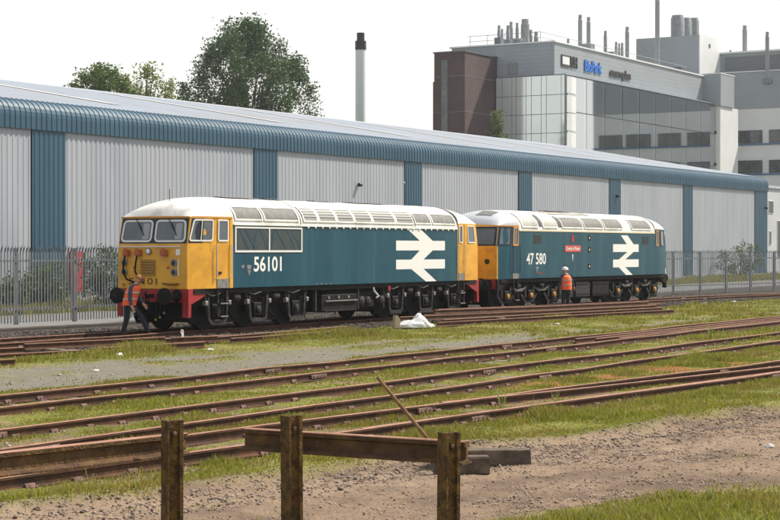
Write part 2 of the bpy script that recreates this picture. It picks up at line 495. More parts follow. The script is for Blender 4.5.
def sleeper_mesh(seed):
    rs = random.Random(seed); mb = MB()
    mb.cbox(-1.28, 1.28, -0.125, 0.125, -0.13, 0.0, 0.015)
    mb.v = [(a+rs.uniform(-.02,.02), b+rs.uniform(-.012,.012), c+rs.uniform(-.012,.008)) for a,b,c in mb.v]
    return mb.mesh('sleeper', m_sleeper)
SLP = [sleeper_mesh(k) for k in range(3)]
ch = MB(); ch.prism([(-0.19,0),(0.19,0),(0.19,0.035),(0.10,0.05),(0.075,0.105),(0.045,0.11),(0.04,0.03),(-0.04,0.03),(-0.045,0.11),(-0.075,0.105),(-0.10,0.05),(-0.19,0.035)], 0, -0.09, 0.09)
for sgn in (-1,1):
    ch.lathe([(0.022,0.03),(0.022,0.075),(0.012,0.085)], (0.05, sgn*0.15, 0), 'z', 6); ch.lathe([(0.022,0.03),(0.022,0.075),(0.012,0.085)], (-0.05, sgn*0.15, 0), 'z', 6)
ch.v = [(a*0.75, b*0.8, c*0.8) for a, b, c in ch.v]
CHAIR = ch.mesh('chair', m_chair)

def make_track(label, x0, x1, yfun, gauge=1.5, chairs_to=45, sl_to=60, step=0.76, wav=0.018, joints=(), seed=1, z=0.0, chair_p=0.55):
    rs = random.Random(seed)
    t = thing('railway_track', label, 'railway track', (0,0,0))
    xs = np.arange(x0, x1+0.01, 2.5)
    for sg in (-1, 1):
        rail_path = [(x, yfun(x)+sg*gauge/2 + rs.uniform(-wav,wav), z+rs.uniform(-wav,wav)*0.8) for x in xs]
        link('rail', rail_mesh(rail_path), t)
        for jx in joints:
            jx = jx + sg*0.4
            mb = MB(); mb.cbox(jx-0.27, jx+0.27, yfun(jx)+sg*gauge/2-0.052, yfun(jx)+sg*gauge/2-0.018, z-0.115, z-0.04, 0.008)
            for q in (-0.19,-0.07,0.07,0.19): mb.lathe([(0.018,-0.068),(0.018,-0.05)], (jx+q, yfun(jx)+sg*gauge/2, z-0.078), 'y', 6)
            mb.build('fishplate', m_chair, t)
    x = x0+0.3
    while x < min(x1, sl_to):
        a = math.atan2(yfun(x+0.5)-yfun(x-0.5), 1)
        link('sleeper', SLP[rs.randrange(3)], t, (x, yfun(x)+rs.uniform(-.05,.05), z-0.168+rs.uniform(-.02,.012)), (rs.uniform(-.01,.01), 0, R(90)+a+rs.uniform(-.02,.02)))
        if x < chairs_to:
            for sg in (-1, 1):
                if rs.random() < chair_p:
                    link('chair', CHAIR, t, (x+rs.uniform(-.04,.04), yfun(x)+sg*gauge/2, z-0.175+rs.uniform(-.01,.004)), (0,0,a+rs.uniform(-.06,.06)))
        x += step + rs.uniform(-.05,.05)
    return t

def main_y(x): return 32.29 - 0.0075*max(0, x-78)**2
make_track("rusty track under and beyond the two locomotives", 33.6, 112, main_y, 1.5, 50, 60, joints=(84,), seed=3)
tA = make_track('old rusty track nearest the grey gravel path', 12, 112, lambda x: 19.62, 1.62, 48, 58, joints=(29.5,40), seed=5)
make_track('middle one of the three overgrown tracks in front of the path', 8, 100, lambda x: 15.72, 1.62, 50, 56, joints=(17.2,31.5), seed=8, chair_p=0.8)
c_y = lambda x: 13.10 - 0.094*(x-20.3)
tC = make_track('nearest rusty track passing just behind the rail barrier', 5, 80, c_y, 1.42, 50, 56, joints=(23.5,34), seed=12, chair_p=0.85)
# switch rails lying in the nearest and in the farthest old track
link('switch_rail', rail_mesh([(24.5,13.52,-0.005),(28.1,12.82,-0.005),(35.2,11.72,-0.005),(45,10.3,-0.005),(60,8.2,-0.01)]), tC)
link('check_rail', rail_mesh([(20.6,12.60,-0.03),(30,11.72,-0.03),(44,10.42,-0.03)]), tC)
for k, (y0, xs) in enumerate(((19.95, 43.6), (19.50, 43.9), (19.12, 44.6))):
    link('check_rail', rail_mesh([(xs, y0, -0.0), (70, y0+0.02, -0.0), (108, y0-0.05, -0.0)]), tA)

# loose rails stacked beside the locomotive track
def loose(pts, z, label, group, roll=0.0):
    me = rail_mesh([(a, b, z) for a, b in pts], 'loose_rail', roll=roll)
    cx, cy = pts[0]
    for v in me.vertices: v.co.x -= cx; v.co.y -= cy; v.co.z -= z
    return tag(link('loose_rail', me, None, (cx, cy, z)), label, 'rail', group)
def loose3(pts, label, group=None, roll=0.0):
    me = rail_mesh(pts, 'loose_rail', roll=roll); c = pts[0]
    for v in me.vertices: v.co.x -= c[0]; v.co.y -= c[1]; v.co.z -= c[2]
    return tag(link('loose_rail', me, None, c), label, 'rail', group)
GL, GR = 'loose rails on the ground left of the path', 'loose rails stacked beside the teal locomotives'
loose3([(32.3,29.25,0.13),(37.2,28.8,0.10)], 'long loose rail resting on others, in front of the man bending at the buffers', GL)
loose3([(28,30.5,0.0),(33.0,29.85,0.0)], 'loose rail stub at the left edge, nearest the palisade fence', GL)
loose3([(26.5,29.0,0.0),(32.7,27.85,0.0)], 'loose rail at the left edge lying lowest but one in the pile', GL)
loose3([(24,27.6,0.0),(29.35,26.84,0.0)], 'loose rail end showing at the left edge, nearest the gravel path', GL)
loose3([(33.8,28.05,0.0),(37.3,27.6,0.0)], 'short loose rail with bright grass tufts growing along its front', GL)
loose3([(37.0,28.4,0.10),(38.35,27.95,0.10)], 'shortest loose rail, lying below the cab step', GL)
loose3([(38.57,28.44,0.03),(46.5,28.98,0.03)], 'loose rail reaching farthest right below the front bogie', GL)
loose3([(39.1,28.05,0.0),(43.6,27.75,0.0)], 'loose rail in front of the longest one below the number 56101', GL)
loose3([(35.6,29.75,0.0),(40.6,29.2,0.0)], 'loose rail lying between the pile and the front buffer beam', GL)
loose3([(54.4,30.15,0.30),(64,30.0,0.2),(74.6,29.85,0.13)], 'topmost of the three long stacked rails, closest to the wheels', GR)
loose3([(50.8,29.6,0.16),(60,29.2,0.08),(70.9,28.7,0.02)], 'middle of the three long stacked rails, ending behind the white bag', GR)
loose3([(50.5,28.02,0.02),(58,27.2,0.01),(66.5,26.17,0.0)], 'front one of the three long stacked rails, lying on the grass', GR)
loose3([(53.2,30.05,0.14),(63,29.75,0.06),(73.2,29.45,0.0)], 'rail lying under the topmost of the long stacked rails', GR)
loose3([(52.4,28.85,0.03),(60,28.3,0.02),(68.6,27.5,0.0)], 'rail between the middle and the front of the long stacked rails', GR)
loose3([(53.6,29.85,0.30),(62,29.6,0.2),(71.5,29.3,0.14)], 'upper rail just in front of the topmost one in the long stack', GR)
for k, (x, y, w, z, a, lab) in enumerate(((33.0,29.0,1.9,-0.02,80,'grey timber bearer under the left pile of rails'),(30.3,28.3,1.7,-0.14,84,'half buried grey timber bearer at the far left of the rails'),
        (56.0,29.4,2.2,0.0,82,'timber bearer under the left end of the stacked rails'),(69.5,28.9,2.6,-0.08,80,'timber bearer under the right end of the stacked rails'))):
    mb = MB(); mb.cbox(-w/2, w/2, -0.12, 0.12, -0.12, 0.0, 0.015)
    tag(link('timber_bearer', mb.mesh('timber_bearer', m_sleeper), None, (x,y,z), (0,0,R(a))), lab, 'timber')

# ============================================================ WAREHOUSE
m_clad = M('pale grey steel cladding', (0.35,0.375,0.42), 0.5, 0.0, (0.285,0.31,0.355), 0.9, streak=True, spec=0.4, c3=(0.34,0.36,0.39), scale3=0.2)
m_blue = M('teal blue steel cladding', (0.021,0.070,0.115), 0.45, 0.0, (0.032,0.090,0.14), 0.6, streak=True, spec=0.45)
m_roof = M('light roof sheets', (0.40,0.44,0.50), 0.5, 0.0, (0.35,0.385,0.43), 0.25, spec=0.5, c3=(0.38,0.38,0.375), scale3=0.12)
m_red = M('red paint', (0.45,0.03,0.03), 0.5)
m_conc = M('concrete', (0.30,0.29,0.28), 0.9, 0, (0.22,0.21,0.2), 1.5)
WY, WX0, WX1 = 53.0, 26.0, 157.6
wh = thing('warehouse', 'long warehouse of pale grey ribbed cladding with teal blue bands and curved eaves', 'warehouse', (WX0, WY, -0.15))
def W(x, y, z): return (x-WX0, y-WY, z+0.15)
def ribbed(x0, x1, path, pitch, depth, flat=0.42):
    """sheet through (y, z, ny, nz) stations with trapezoid ribs running along the path"""
    xs = []; n = max(1, int(round((x1-x0)/pitch))); p = (x1-x0)/n
    for i in range(n):
        a = x0+i*p
        xs += [(a,0),(a+p*flat,0),(a+p*(flat+0.1),1),(a+p*0.9,1)]
    xs.append((x1,0))
    mb = MB(); m = len(xs)
    v = [W(x, y+ny*depth*h, z+nz*depth*h) for (y,z,ny,nz) in path for x,h in xs]
    f = [(j*m+i, j*m+i+1, (j+1)*m+i+1, (j+1)*m+i) for j in range(len(path)-1) for i in range(m-1)]
    return mb.add(v, f)
ZB = 7.62
pil = [(44.2,46.3),(59.0,61.2),(75.9,78.05),(91.5,93.55),(106.65,108.65),(121.75,123.8),(136.7,138.75),(154.2,157.6)]
edges = [WX0] + [e for a in pil for e in a]
for i, (a, b) in enumerate(pil):
    ribbed(a, b, [(WY-0.06,-0.15,-1,0),(WY-0.06,ZB+0.05,-1,0)], 0.30, 0.022).build('pillar_cladding', m_blue, wh, fix=False)
    lo = WX0 if i == 0 else pil[i-1][1]
    ribbed(lo, a, [(WY,-0.15,-1,0),(WY,ZB+0.05,-1,0)], 0.333, 0.016).build('cladding_panel', m_clad, wh, fix=False)
pth = [(WY-0.14,ZB,-1,0),(WY-0.14,8.2,-1,0)]
for k in range(1,7):
    a = R(90*k/6*0.89); pth.append((WY-0.14+0.75*(1-math.cos(a)), 8.2+0.75*math.sin(a), -math.cos(a), math.sin(a)))
ribbed(WX0, WX1, pth, 0.333, 0.032, 0.55).build('eave_band', m_blue, wh, fix=False)
MB().prism([(WY-0.15,ZB-0.02),(WY-0.0,ZB-0.02),(WY-0.0,ZB+0.03),(WY-0.15,ZB+0.03)], 0, WX0, WX1)
ey, ez = pth[-1][0], pth[-1][1]
RY, RZ = 73.0, 12.35
nrm = Vector((-(RZ-ez), RY-ey)).normalized()
xs = WX0; k = 0
while xs < WX1-0.5:
    xe = min(xs+9.4, WX1)
    ribbed(xs, xe, [(ey-0.02,ez-0.02,nrm.x,nrm.y),(RY,RZ,nrm.x,nrm.y)], 0.5, 0.03, 0.7).build('roof_sheet', m_roof, wh, fix=False)
    xs = xe
m_seam = M('roof light strip', (0.50,0.47,0.42), 0.5, 0, (0.58,0.57,0.55), 1.0)
for k, x in enumerate(range(40, 150, 15)):           # grimy rooflight strips
    t0, t1 = 0.22, 0.9
    pts = []
    for t in (t0, t1):
        y, z = ey+(RY-ey)*t, ez+(RZ-ez)*t
        pts.append((y+nrm.x*0.05, z+nrm.y*0.05))
    mb = MB(); mb.add([W(x,*pts[0]),W(x+1.0,*pts[0]),W(x+1.0,*pts[1]),W(x,*pts[1])],[(0,1,2,3)]); mb.build('roof_light', m_seam, wh, fix=False)
mb = MB(); mb.add([W(WX0,RY,RZ),W(WX1,RY,RZ),W(WX1,93.1,ez),W(WX0,93.1,ez),W(WX0,93.1,-.15),W(WX1,93.1,-.15)],[(0,1,2,3),(3,2,5,4)]); mb.build('rear_roof', m_roof, wh, fix=False)
mb = MB(); mb.prism([(RY-0.25,RZ-0.04),(RY,RZ+0.06),(RY+0.25,RZ-0.04)],0,WX0,WX1); mb.v=[W(*p) for p in mb.v]; mb.build('ridge_cap', m_roof, wh)
gab = [(WY+0.05,-0.15),(WY+0.05,8.0),(ey,ez-0.08),(RY,RZ-0.06),(93.05,ez-0.1),(93.05,-0.15)]
for gxx in (WX1-0.02, WX0+0.02):
    mb = MB(); mb.add([W(gxx,*p) for p in gab],[tuple(range(6))]); mb.build('gable_wall', m_clad, wh, fix=False)
mb = MB(); mb.box(61.45-WX0, 62.2-WX0, -0.16, -0.05, 0.6, 2.45); d = mb.build('red_panel', m_red, wh)
mb = MB(); mb.box(62.5-WX0, 62.9-WX0, -0.14, -0.06, 0.15, 2.5); mb.build('grey_strip', m_conc, wh)
for (x, z) in ((86.2,6.1),(123.0,6.4),(157.0,6.2)):
    mb = MB(); mb.box(x-0.10-WX0, x+0.10-WX0, -0.30, -0.06, z, z+0.13); mb.box(x-0.04-WX0, x+0.04-WX0, -0.16, -0.05, z+0.10, z+0.2); mb.build('wall_lamp', m_black, wh)
mb = MB(); mb.box(0, WX1-WX0, -0.20, -0.005, 0, 0.35); mb.build('plinth', m_conc, wh)

# low pale annex beyond the warehouse's far corner
m_pale = M('pale render', (0.46,0.48,0.51), 0.8, 0, (0.41,0.43,0.46), 0.7)
m_dark = M('dark opening', (0.03,0.035,0.04), 0.3)
an = thing('annex', 'small pale rendered annex beyond the right end of the warehouse', 'building', (158.2,53.6,-0.15))
mb = MB(); mb.box(0,20,0,18,0,8.2); mb.build('wall', m_pale, an)
mb = MB(); mb.box(-0.15,20.2,-0.15,18.2,8.2,8.45); mb.build('roof', m_roof, an)
for (x0,x1,z0,z1) in ((1.7,2.9,5.9,7.0),(1.9,2.3,3.0,4.2),(4.2,5.6,1.8,5.2)):
    mb = MB(); mb.box(x0-.06,x1+.06,-0.05,-0.0,z0-.06,z1+.06); w = mb.build('window', m_white, an)
    mb = MB(); mb.box(x0,x1,-0.07,-0.045,z0,z1); mb.build('pane', m_dark, w)

# ============================================================ PALISADE FENCE
m_galv = M('galvanised steel', (0.27,0.29,0.31), 0.5, 0.2, (0.20,0.22,0.235), 3, spec=0.4)
pl = MB()   # W-section pale with a three pointed top
sec = [(-0.036,0.0),(-0.018,0.012),(0,0.004),(0.018,0.012),(0.036,0.0)]
H = 2.42
v = []
for z in (0.05, H-0.16): v += [(a,-b,z) for a,b in sec]
v += [(-0.036,-0.03,H-0.02),(-0.012,-0.06,H-0.05),(0,-0.055,H+0.06),(0.012,-0.06,H-0.05),(0.036,-0.03,H-0.02)]
pl.add(v, [(j*5+i, j*5+i+1, (j+1)*5+i+1, (j+1)*5+i) for j in range(2) for i in range(4)])
PALE = pl.mesh('pale', m_galv, fix=False)
pb = MB(); pb.box(-0.05,0.05,0.05,0.16,0,H-0.05); pb.box(-0.07,0.07,0.046,0.05,0,H-0.06)
POST = pb.mesh('post', m_galv)
def fence(label, p0, p1, z, pitch=0.155):
    d = Vector((p1[0]-p0[0], p1[1]-p0[1])); L = d.length; a = math.atan2(d.y, d.x)
    t = thing('palisade_fence', label, 'fence', (p0[0],p0[1],z), a)
    rs = random.Random(int(L*10))
    x = 0.08; 
    while x < L:
        link('pale', PALE, t, (x, 0, rs.uniform(-.012,.012)), (0,rs.uniform(-.006,.006),rs.uniform(-.05,.05))); x += pitch
    x = 0
    while x < L+0.1: link('post', POST, t, (x,0,0)); x += 2.75
    for zz in (0.45, 1.95):
        mb = MB(); mb.box(0,L,0.008,0.045,zz,zz+0.06); mb.build('rail', m_galv, t)
    return t
fence('grey steel palisade fence left of the front locomotive', (33.5,38.05), (61,38.0), 0.05, 0.14)
fence('grey steel palisade fence right of the far locomotive', (82,38.6), (119,31.2), -0.12, 0.17)

# ============================================================ OFFICE BLOCK
m_pgrey = M('grey panel cladding', (0.29,0.325,0.36), 0.5, 0, (0.26,0.29,0.325), 0.25, spec=0.4)
m_pwhite = M('white panel cladding', (0.68,0.70,0.72), 0.5, 0, (0.62,0.64,0.66), 0.3, spec=0.4)
m_brick = M('dark red brick', (0.075,0.05,0.053), 0.85, 0, (0.10,0.066,0.068), 0.9, c3=(0.06,0.042,0.045), scale3=0.15)
m_louv = M('dark louvres', (0.16,0.18,0.19), 0.5)
m_mull = M('mullion grey', (0.10,0.11,0.12), 0.5)
m_flue = M('flue steel', (0.26,0.28,0.29), 0.45, 0.3, (0.20,0.21,0.22), 2)
m_mirror = M('mirror glass', (0.74,0.80,0.79), 0.10, 0.45, (0.66,0.72,0.72), 0.2, spec=0.8)
m_clear = glass_mat('clear green glass', (0.74,0.84,0.82), 0.5)
m_wing = M('window glass dark', (0.035,0.045,0.05), 0.08, 0, (0.10,0.11,0.11), 0.8, spec=0.7)
m_sill = M('blue sill', (0.06,0.14,0.33), 0.5)
of = thing('office_building', 'tall office and laboratory block of glass, grey panels and dark brick behind the warehouse', 'building', (178,84,0))
def O(mb): mb.v = [(a-178,b-84,c) for a,b,c in mb.v]; return mb
def obx(name, mat, *bx, parent=None):
    mb = MB(); mb.box(*bx); return O(mb).build(name, mat, parent or of)
# grey parapet: individual plank panels on both faces, over a core
obx('core', m_pgrey, 178.3,224,84.3,97,0,25.2)
z = 21.6; k = 0
while z < 25.2:
    obx('cladding_plank', m_pgrey, 178.0,224.2,84.0,84.3,z,z+0.450); obx('cladding_plank', m_pgrey, 178.05,178.3,84.3,96.8,z,z+0.450); z += 0.46
obx('coping', m_pwhite, 177.9,224.3,83.85,97.1,25.2,25.36)
obx('gable_hatch', m_flue, 177.96,178.04,88.5,89.7,21.9,23.2)
# brick stair tower
bt = obx('brick_tower', m_brick, 170.4,182,91.1,94.9,0,23.8)
obx('low_brick_wing', m_brick, 171.2,182,94.9,95.5,0,20.8)
for z in (5.5,9.5,13.4,17.3,21.2): obx('brick_course', m_louv, 170.38,181.9,91.08,94.92,z,z+0.05, parent=bt)
for (z0,z1) in ((15.0,23.0),(9,14.6)):
    w = obx('stair_window', m_mull, 170.34,170.42,93.15,94.0,z0,z1)
    n = int((z1-z0)/1.9)
    for q in range(n):
        a = z0+0.1+q*(z1-z0-0.1)/n; obx('pane', m_wing, 170.31,170.35,93.22,93.93,a,a+(z1-z0-0.1)/n-0.12, parent=w)
obx('roof_cap', m_mull, 170.3,182.1,91.0,95.0,23.8,23.95, parent=bt)
# mirrored gable curtain wall, pane by pane
ys = [90.95,90.2,88.97,88.46,87.22,86.57,85.36,84.74,82.93,82.5]
zs = [9.0,11.1,13.1,15.15,17.25,19.35,21.5]
obx('curtain_backing', m_mull, 177.62,178.2,82.5,91.05,6,21.55)
for i in range(len(ys)-1):
    for j in range(len(zs)-1):
        mb = MB(); t = random.uniform(-.004,.004); t2 = random.uniform(-.006,.006)
        y1, y0, z0, z1 = ys[i]-0.03, ys[i+1]+0.03, zs[j]+0.03, zs[j+1]-0.03
        mb.box(177.5,177.6,y0,y1,z0,z1)
        mb.v = [(a+(b-y0)*t+(c-z0)*t2, b, c) for a,b,c in mb.v]
        O(mb).build('mirror_pane', m_mirror, of)
# long glazed face: glass skin in front of banded inner wall
obx('inner_wall', m_pwhite, 180.5,224,84.02,84.3,0,21.5)
for (z0,z1) in ((17.9,21.3),(13.75,15.6),(9.6,11.5)):
    x = 181.2
    while x < 222:
        obx('inner_window', m_wing, x,x+2.9,83.96,84.03,z0,z1); x += 3.5
    obx('sill_strip', m_sill, 180.6,223.9,83.93,84.0,z0-0.16,z0-0.06)
for x0 in np.arange(178.2, 224, 5.1):
    for (z0,z1) in ((9.0,13.2),(13.3,17.5),(17.6,21.4)):
        mb = MB(); t = random.uniform(-.003,.003); mb.box(x0,min(x0+5.0,224.2),82.5,82.55,z0,z1); mb.v=[(a,b+(a-x0)*t,c) for a,b,c in mb.v]
        O(mb).build('glass_panel', m_clear, of, fix=False)
for z in (13.22,17.52,21.45): obx('glazing_bar', m_mull, 178,224.2,82.56,82.64,z,z+0.07)
obx('glass_soffit', m_pgrey, 177.6,224.3,82.45,84.0,21.52,21.62)
obx('corner_post', m_mull, 177.5,177.72,82.42,82.55,6,21.5)
# added white strips standing in for a bright reflection beside the gable
for z in (9.1,11.2,13.3,15.4,17.4,19.5):
    mb = MB(); mb.prism([(177.75,82.36),(178.6,82.2),(179.6,82.3),(180.3,82.44),(180.3,82.46),(177.75,82.46)],2,z,z+1.85); O(mb).build('reflection_strip', m_pwhite, of)
# stair box and white pier
obx('corner_box', m_pgrey, 224.0,229.2,81.6,88,21.3,25.5)
obx('corner_box_trim', m_pwhite, 223.95,229.3,81.55,88.05,25.5,25.62)
obx('white_pier', m_pwhite, 224.4,231.3,81.8,86,0,21.28)
for z in (17.6,13.4): obx('pier_vent', m_mull, 224.33,224.41,82.3,82.75,z,z+0.4)
# side wing with window bands facing the camera's left
wing = obx('wing_core', m_pwhite, 240.15,262,58,90,0,22.0)
obx('wing_upper', m_pgrey, 240.1,262,58,88.5,22.02,27.2)
obx('wing_louvre_box', m_pgrey, 241.2,262,58,88.2,27.2,30.0)
z = 27.45
while z < 29.5: obx('louvre', m_louv, 241.05,241.2,58.5,87.2,z,z+0.2); z += 0.27
obx('wing_coping', m_pwhite, 240.9,262.2,57.8,88.4,30.0,30.25)
obx('wing_coping', m_pwhite, 239.95,262.2,57.9,88.7,27.15,27.3)
for (z0,z1) in ((17.2,19.0),(13.0,14.8),(8.8,10.6),(4.6,6.4)):
    obx('sill_strip', m_sill, 239.98,240.12,58,86,z0-0.28,z0-0.06)
    y = 84.9
    while y > 60:
        w = obx('window', m_mull, 240.0,240.16,y-3.5,y,z0,z1)
        for q in range(3): obx('pane', m_wing, 239.95,240.02,y-3.45+q*1.16,y-3.45+q*1.16+1.1,z0+0.06,z1-0.06, parent=w)
        y -= 4.5
# roof-top plant room
obx('plant_room', m_pgrey, 233,252,88.02,97.3,25,31.9)
obx('plant_room_lit_face', m_pwhite, 232.98,252.1,87.9,88.02,25,32.0)  # white sheet puts the sunlit side of the plant room into colour
for x in (236.5,245): obx('plant_vent', m_mull, x,x+0.5,87.82,87.9,30.5,31.0)
obx('plant_opening', m_mull, 232.9,233.0,90.6,93.2,26.3,27.6)
# rail, ladders
def pipe(name, pts, r, mat, n=6):
    mb = MB(); mb.tube(pts, r, n); return O(mb).build(name, mat, of, smooth=True)
for zz in (25.9,26.5): pipe('handrail', [(178.6,95,zz),(178.6,86,zz),(190,86,zz),(223,86,zz)], 0.03, m_flue, 4)
for y in (86,88.2,90.4,92.6,94.8): pipe('handrail_post', [(178.6,y,25.3),(178.6,y,26.55)], 0.03, m_flue, 4)
def roofpos(px, t_y):
    r = (px-390)/1780; a = math.cos(TH)+math.sin(TH)*r; b = math.sin(TH)-math.cos(TH)*r
    return a*t_y/b, t_y, t_y/b
FL = [(499,25.6,.32,91),(502,29,.25,92),(508,25.6,.38,91),(511,22,.35,92),(517,23,.30,91.5),(525,19.4,.62,91),(530.4,30,.4,91),(536,31.8,.42,90),(568,39,.3,88),
      (580,15,.42,89),(588.4,17.3,.4,89),(605.3,31,.36,88.5),(616,42,.3,88),(619,43.5,.25,88),(622,43,.3,88),(627,27,.42,88.5),(657.2,-4,.5,90),(744.5,25.6,.55,86),(767,32,.45,80)]
for px, ty, w, yy in FL:
    w *= 0.62 if w < 0.6 else 0.8
    X, Y, t = roofpos(px, yy)
    zt = 2.4+(249-ty)*t/1780
    mb = MB(); mb.lathe([(w,25),(w,zt-0.6),(w*0.82,zt-0.55),(w*0.82,zt)], (X,Y,0), 'z', 10); O(mb).build('flue', m_flue, of, smooth=True)
    mb = MB(); mb.box(X-w*2,X+w*2,Y-w*2,Y+w*2,25.2,26.1 if px < 700 else 25.9); O(mb).build('flue_base', m_louv, of)
for px, ty, w in ((677.4,15.6,.95),(685.5,18.3,.85),(694,18.3,.7)):
    X, Y, t = roofpos(px, 92)
    zt = 2.4+(249-ty)*t/1780
    mb = MB(); mb.lathe([(w,31.5),(w,zt-0.4),(w*0.85,zt-0.2),(w*0.85,zt)], (X,Y,0), 'z', 14); O(mb).build('plant_stack', m_flue, of, smooth=True)
for k in range(16):
    X = 183+k*2.5+random.uniform(-.8,.8); Y = random.uniform(86,90); hh = random.uniform(0.3,1.3)
    obx('roof_unit', m_louv if k%2 else m_flue, X,X+random.uniform(.6,1.6),Y,Y+1.2,25.3,25.36+hh)
for k in range(7):
    obx('roof_unit', m_flue, 180+k*.5,180.4+k*.5,88.2+k*.7,88.9+k*.7,25.3,25.5+random.uniform(.3,.9))
# sign letters on the parapet
m_sign = M('sign dark', (0.05,0.05,0.055), 0.5); m_signb = M('sign blue', (0.03,0.16,0.55), 0.5)
def sign(txt, x, z, h, mat, width, bold=0.02):
    me = text_mesh(txt, h, mat, bold, 0.06)
    s = width/me['w']
    o = link('sign_letters', me, of, (x-178, 83.9-84, z), (R(90),0,0)); o.scale = (s,1,1); return o
b = obx('sign_box', m_sign, 179.7,181.8,83.88,83.99,22.7,24.0); obx('sign_face', m_pwhite, 179.85,181.65,83.85,83.88,22.95,23.8, parent=b)
sign('UH', 182.1, 22.75, 1.25, m_sign, 1.7); sign('BioPark', 185.9, 22.75, 1.2, m_signb, 4.7, 0.05); sign('exemplas', 193.0, 22.75, 0.95, m_sign, 6.2, 0.03)

# tall slim chimney behind the warehouse
X, Y, t = roofpos(360.7, 125)
chm = thing('chimney', 'tall slim pale chimney with a black top behind the warehouse', 'chimney', (X,Y,-0.2))
zt = 2.4+(249-33)*t/1780; zb = 2.4+(249-50)*t/1780
mb = MB(); mb.lathe([(0.77,0),(0.70,zb+0.2)], (0,0,0), 'z', 18); mb.build('shaft', m_pwhite, chm, smooth=True)
mb = MB(); mb.lathe([(0.75,zb+0.2),(0.75,zt-0.9),(0.52,zt-0.85),(0.52,zt+0.2)], (0,0,0), 'z', 18); mb.build('cap', m_black, chm, smooth=True)

# ============================================================ TREES AND BUSHES
m_bark = M('bark', (0.09,0.07,0.055), 0.9, 0, (0.05,0.04,0.03), 3, 0.5, 20)
def leaf_mat(name, c): return M(name, c, 0.6, 0, None, spec=0.3, attr='tone', trans=0.3)
m_leaf = leaf_mat('leaves', (0.05,0.08,0.03))
def leaves_mesh(cent, size, c0, c1, up=0.3):
    k = len(cent)
    a = rng.normal(size=(k,3)); a /= np.linalg.norm(a,axis=1)[:,None]
    b = np.cross(a, rng.normal(size=(k,3))); b /= np.linalg.norm(b,axis=1)[:,None]
    s = (size*rng.uniform(0.6,1.35,k))[:,None]
    V = np.stack([cent-a*s, cent-b*s*0.55, cent+a*s, cent+b*s*0.55],1).reshape(-1,3)
    F = np.arange(k*4).reshape(-1,4)
    t = rng.random(k)[:,None]
    return V, F, np.repeat(np.array(c0)*(1-t)+np.array(c1)*t, 4, 0)
def tree(name, label, base, height, rad, crown_lo, nclump, nleaf, lsize, c0, c1, seed, cat='tree', clump_r=0.9, dome=False, group=None, cone=0.0):
    rs = np.random.default_rng(seed)
    t = thing(name, label, cat, base, 0, group)
    tk = MB(); tr = height*0.016+0.04
    pts = [(0,0,0)]
    for q in range(1,7): pts.append((rs.normal()*0.02*height*q/6, rs.normal()*0.02*height*q/6, height*0.9*q/6))
    tk.tube(pts, [tr*(1-0.14*q) for q in range(7)], 7)
    cl = []
    while len(cl) < nclump:
        u = rs.random(); zz = crown_lo + (height-crown_lo)*u
        e = math.sqrt(max(0, 1-(2*abs(u-0.42)/ (1.16 if u > 0.42 else 0.9))**2.2))*(1-cone*u)
        if dome: e = (1-max(0,(u-0.25)/0.75)**2.3)**0.5 if u < 1 else 0
        ang = rs.random()*6.28; rr = rad*e*rs.random()**0.5*(0.93+0.12*math.sin(3*ang+seed+9*u))
        cl.append((rr*math.cos(ang), rr*math.sin(ang), zz))
    cl = np.array(cl)
    for c in cl[::max(1, nclump//55)]:
        q = min(5, max(1, int((c[2]/height-0.25)*6))); p = Vector(pts[q]); e = Vector(c); m = p.lerp(e,0.55)+Vector((0,0,-0.04*height*rs.random()))
        tk.tube([p,m,e], [tr*0.42*(1-q*0.1),tr*0.22,tr*0.06], 5, cap=False)
    tk.build('trunk', m_bark, t, smooth=True)
    per = nleaf//nclump
    cr = clump_r*rs.uniform(0.55,1.35,nclump)
    cen = np.repeat(cl,per,0) + np.clip(rs.normal(size=(per*nclump,3)),-1.7,1.7)*np.repeat(cr,per)[:,None]*np.array((0.55,0.55,0.75))
    V, F, C = leaves_mesh(cen, lsize, c0, c1)
    link('crown', raw_mesh('crown', V, F, m_leaf, C, 4), t)
    return t
def behind(px, Y): X, y, t = roofpos(px, Y); return (X, Y, -0.2)
tree('broad_tree', 'big dense dark green tree rising behind the warehouse roof', behind(250,126), 29.8, 10.0, 8.0, 250, 70000, 0.17, (0.022,0.06,0.016), (0.085,0.15,0.04), 52, clump_r=1.15, dome=True)
tree('pale_tree', 'thin yellowish green tree just left of the big dark one', behind(143,126), 22.6, 6.4, 11, 90, 9500, 0.17, (0.12,0.16,0.035), (0.28,0.30,0.09), 9, clump_r=0.85)
tree('low_tree', 'fresh green tree at the far left showing above the roof', behind(100,124), 21.6, 5.0, 11, 120, 15000, 0.18, (0.05,0.11,0.02), (0.12,0.17,0.045), 15, clump_r=0.85)
tree('small_tree', 'small green tree filling the gap beside the big dark one', behind(186,128), 19.6, 4.0, 9, 80, 10000, 0.18, (0.05,0.10,0.025), (0.12,0.16,0.05), 21, clump_r=0.8)
tree('reflection_tree', 'slim tree standing in for a reflection in the mirrored office gable', (168.5,86.3,0), 16.4, 1.5, 3, 60, 4200, 0.17, (0.07,0.11,0.03), (0.15,0.19,0.07), 27, clump_r=0.6, cone=0.45)  # added tree that stands in for a green reflection in the glass
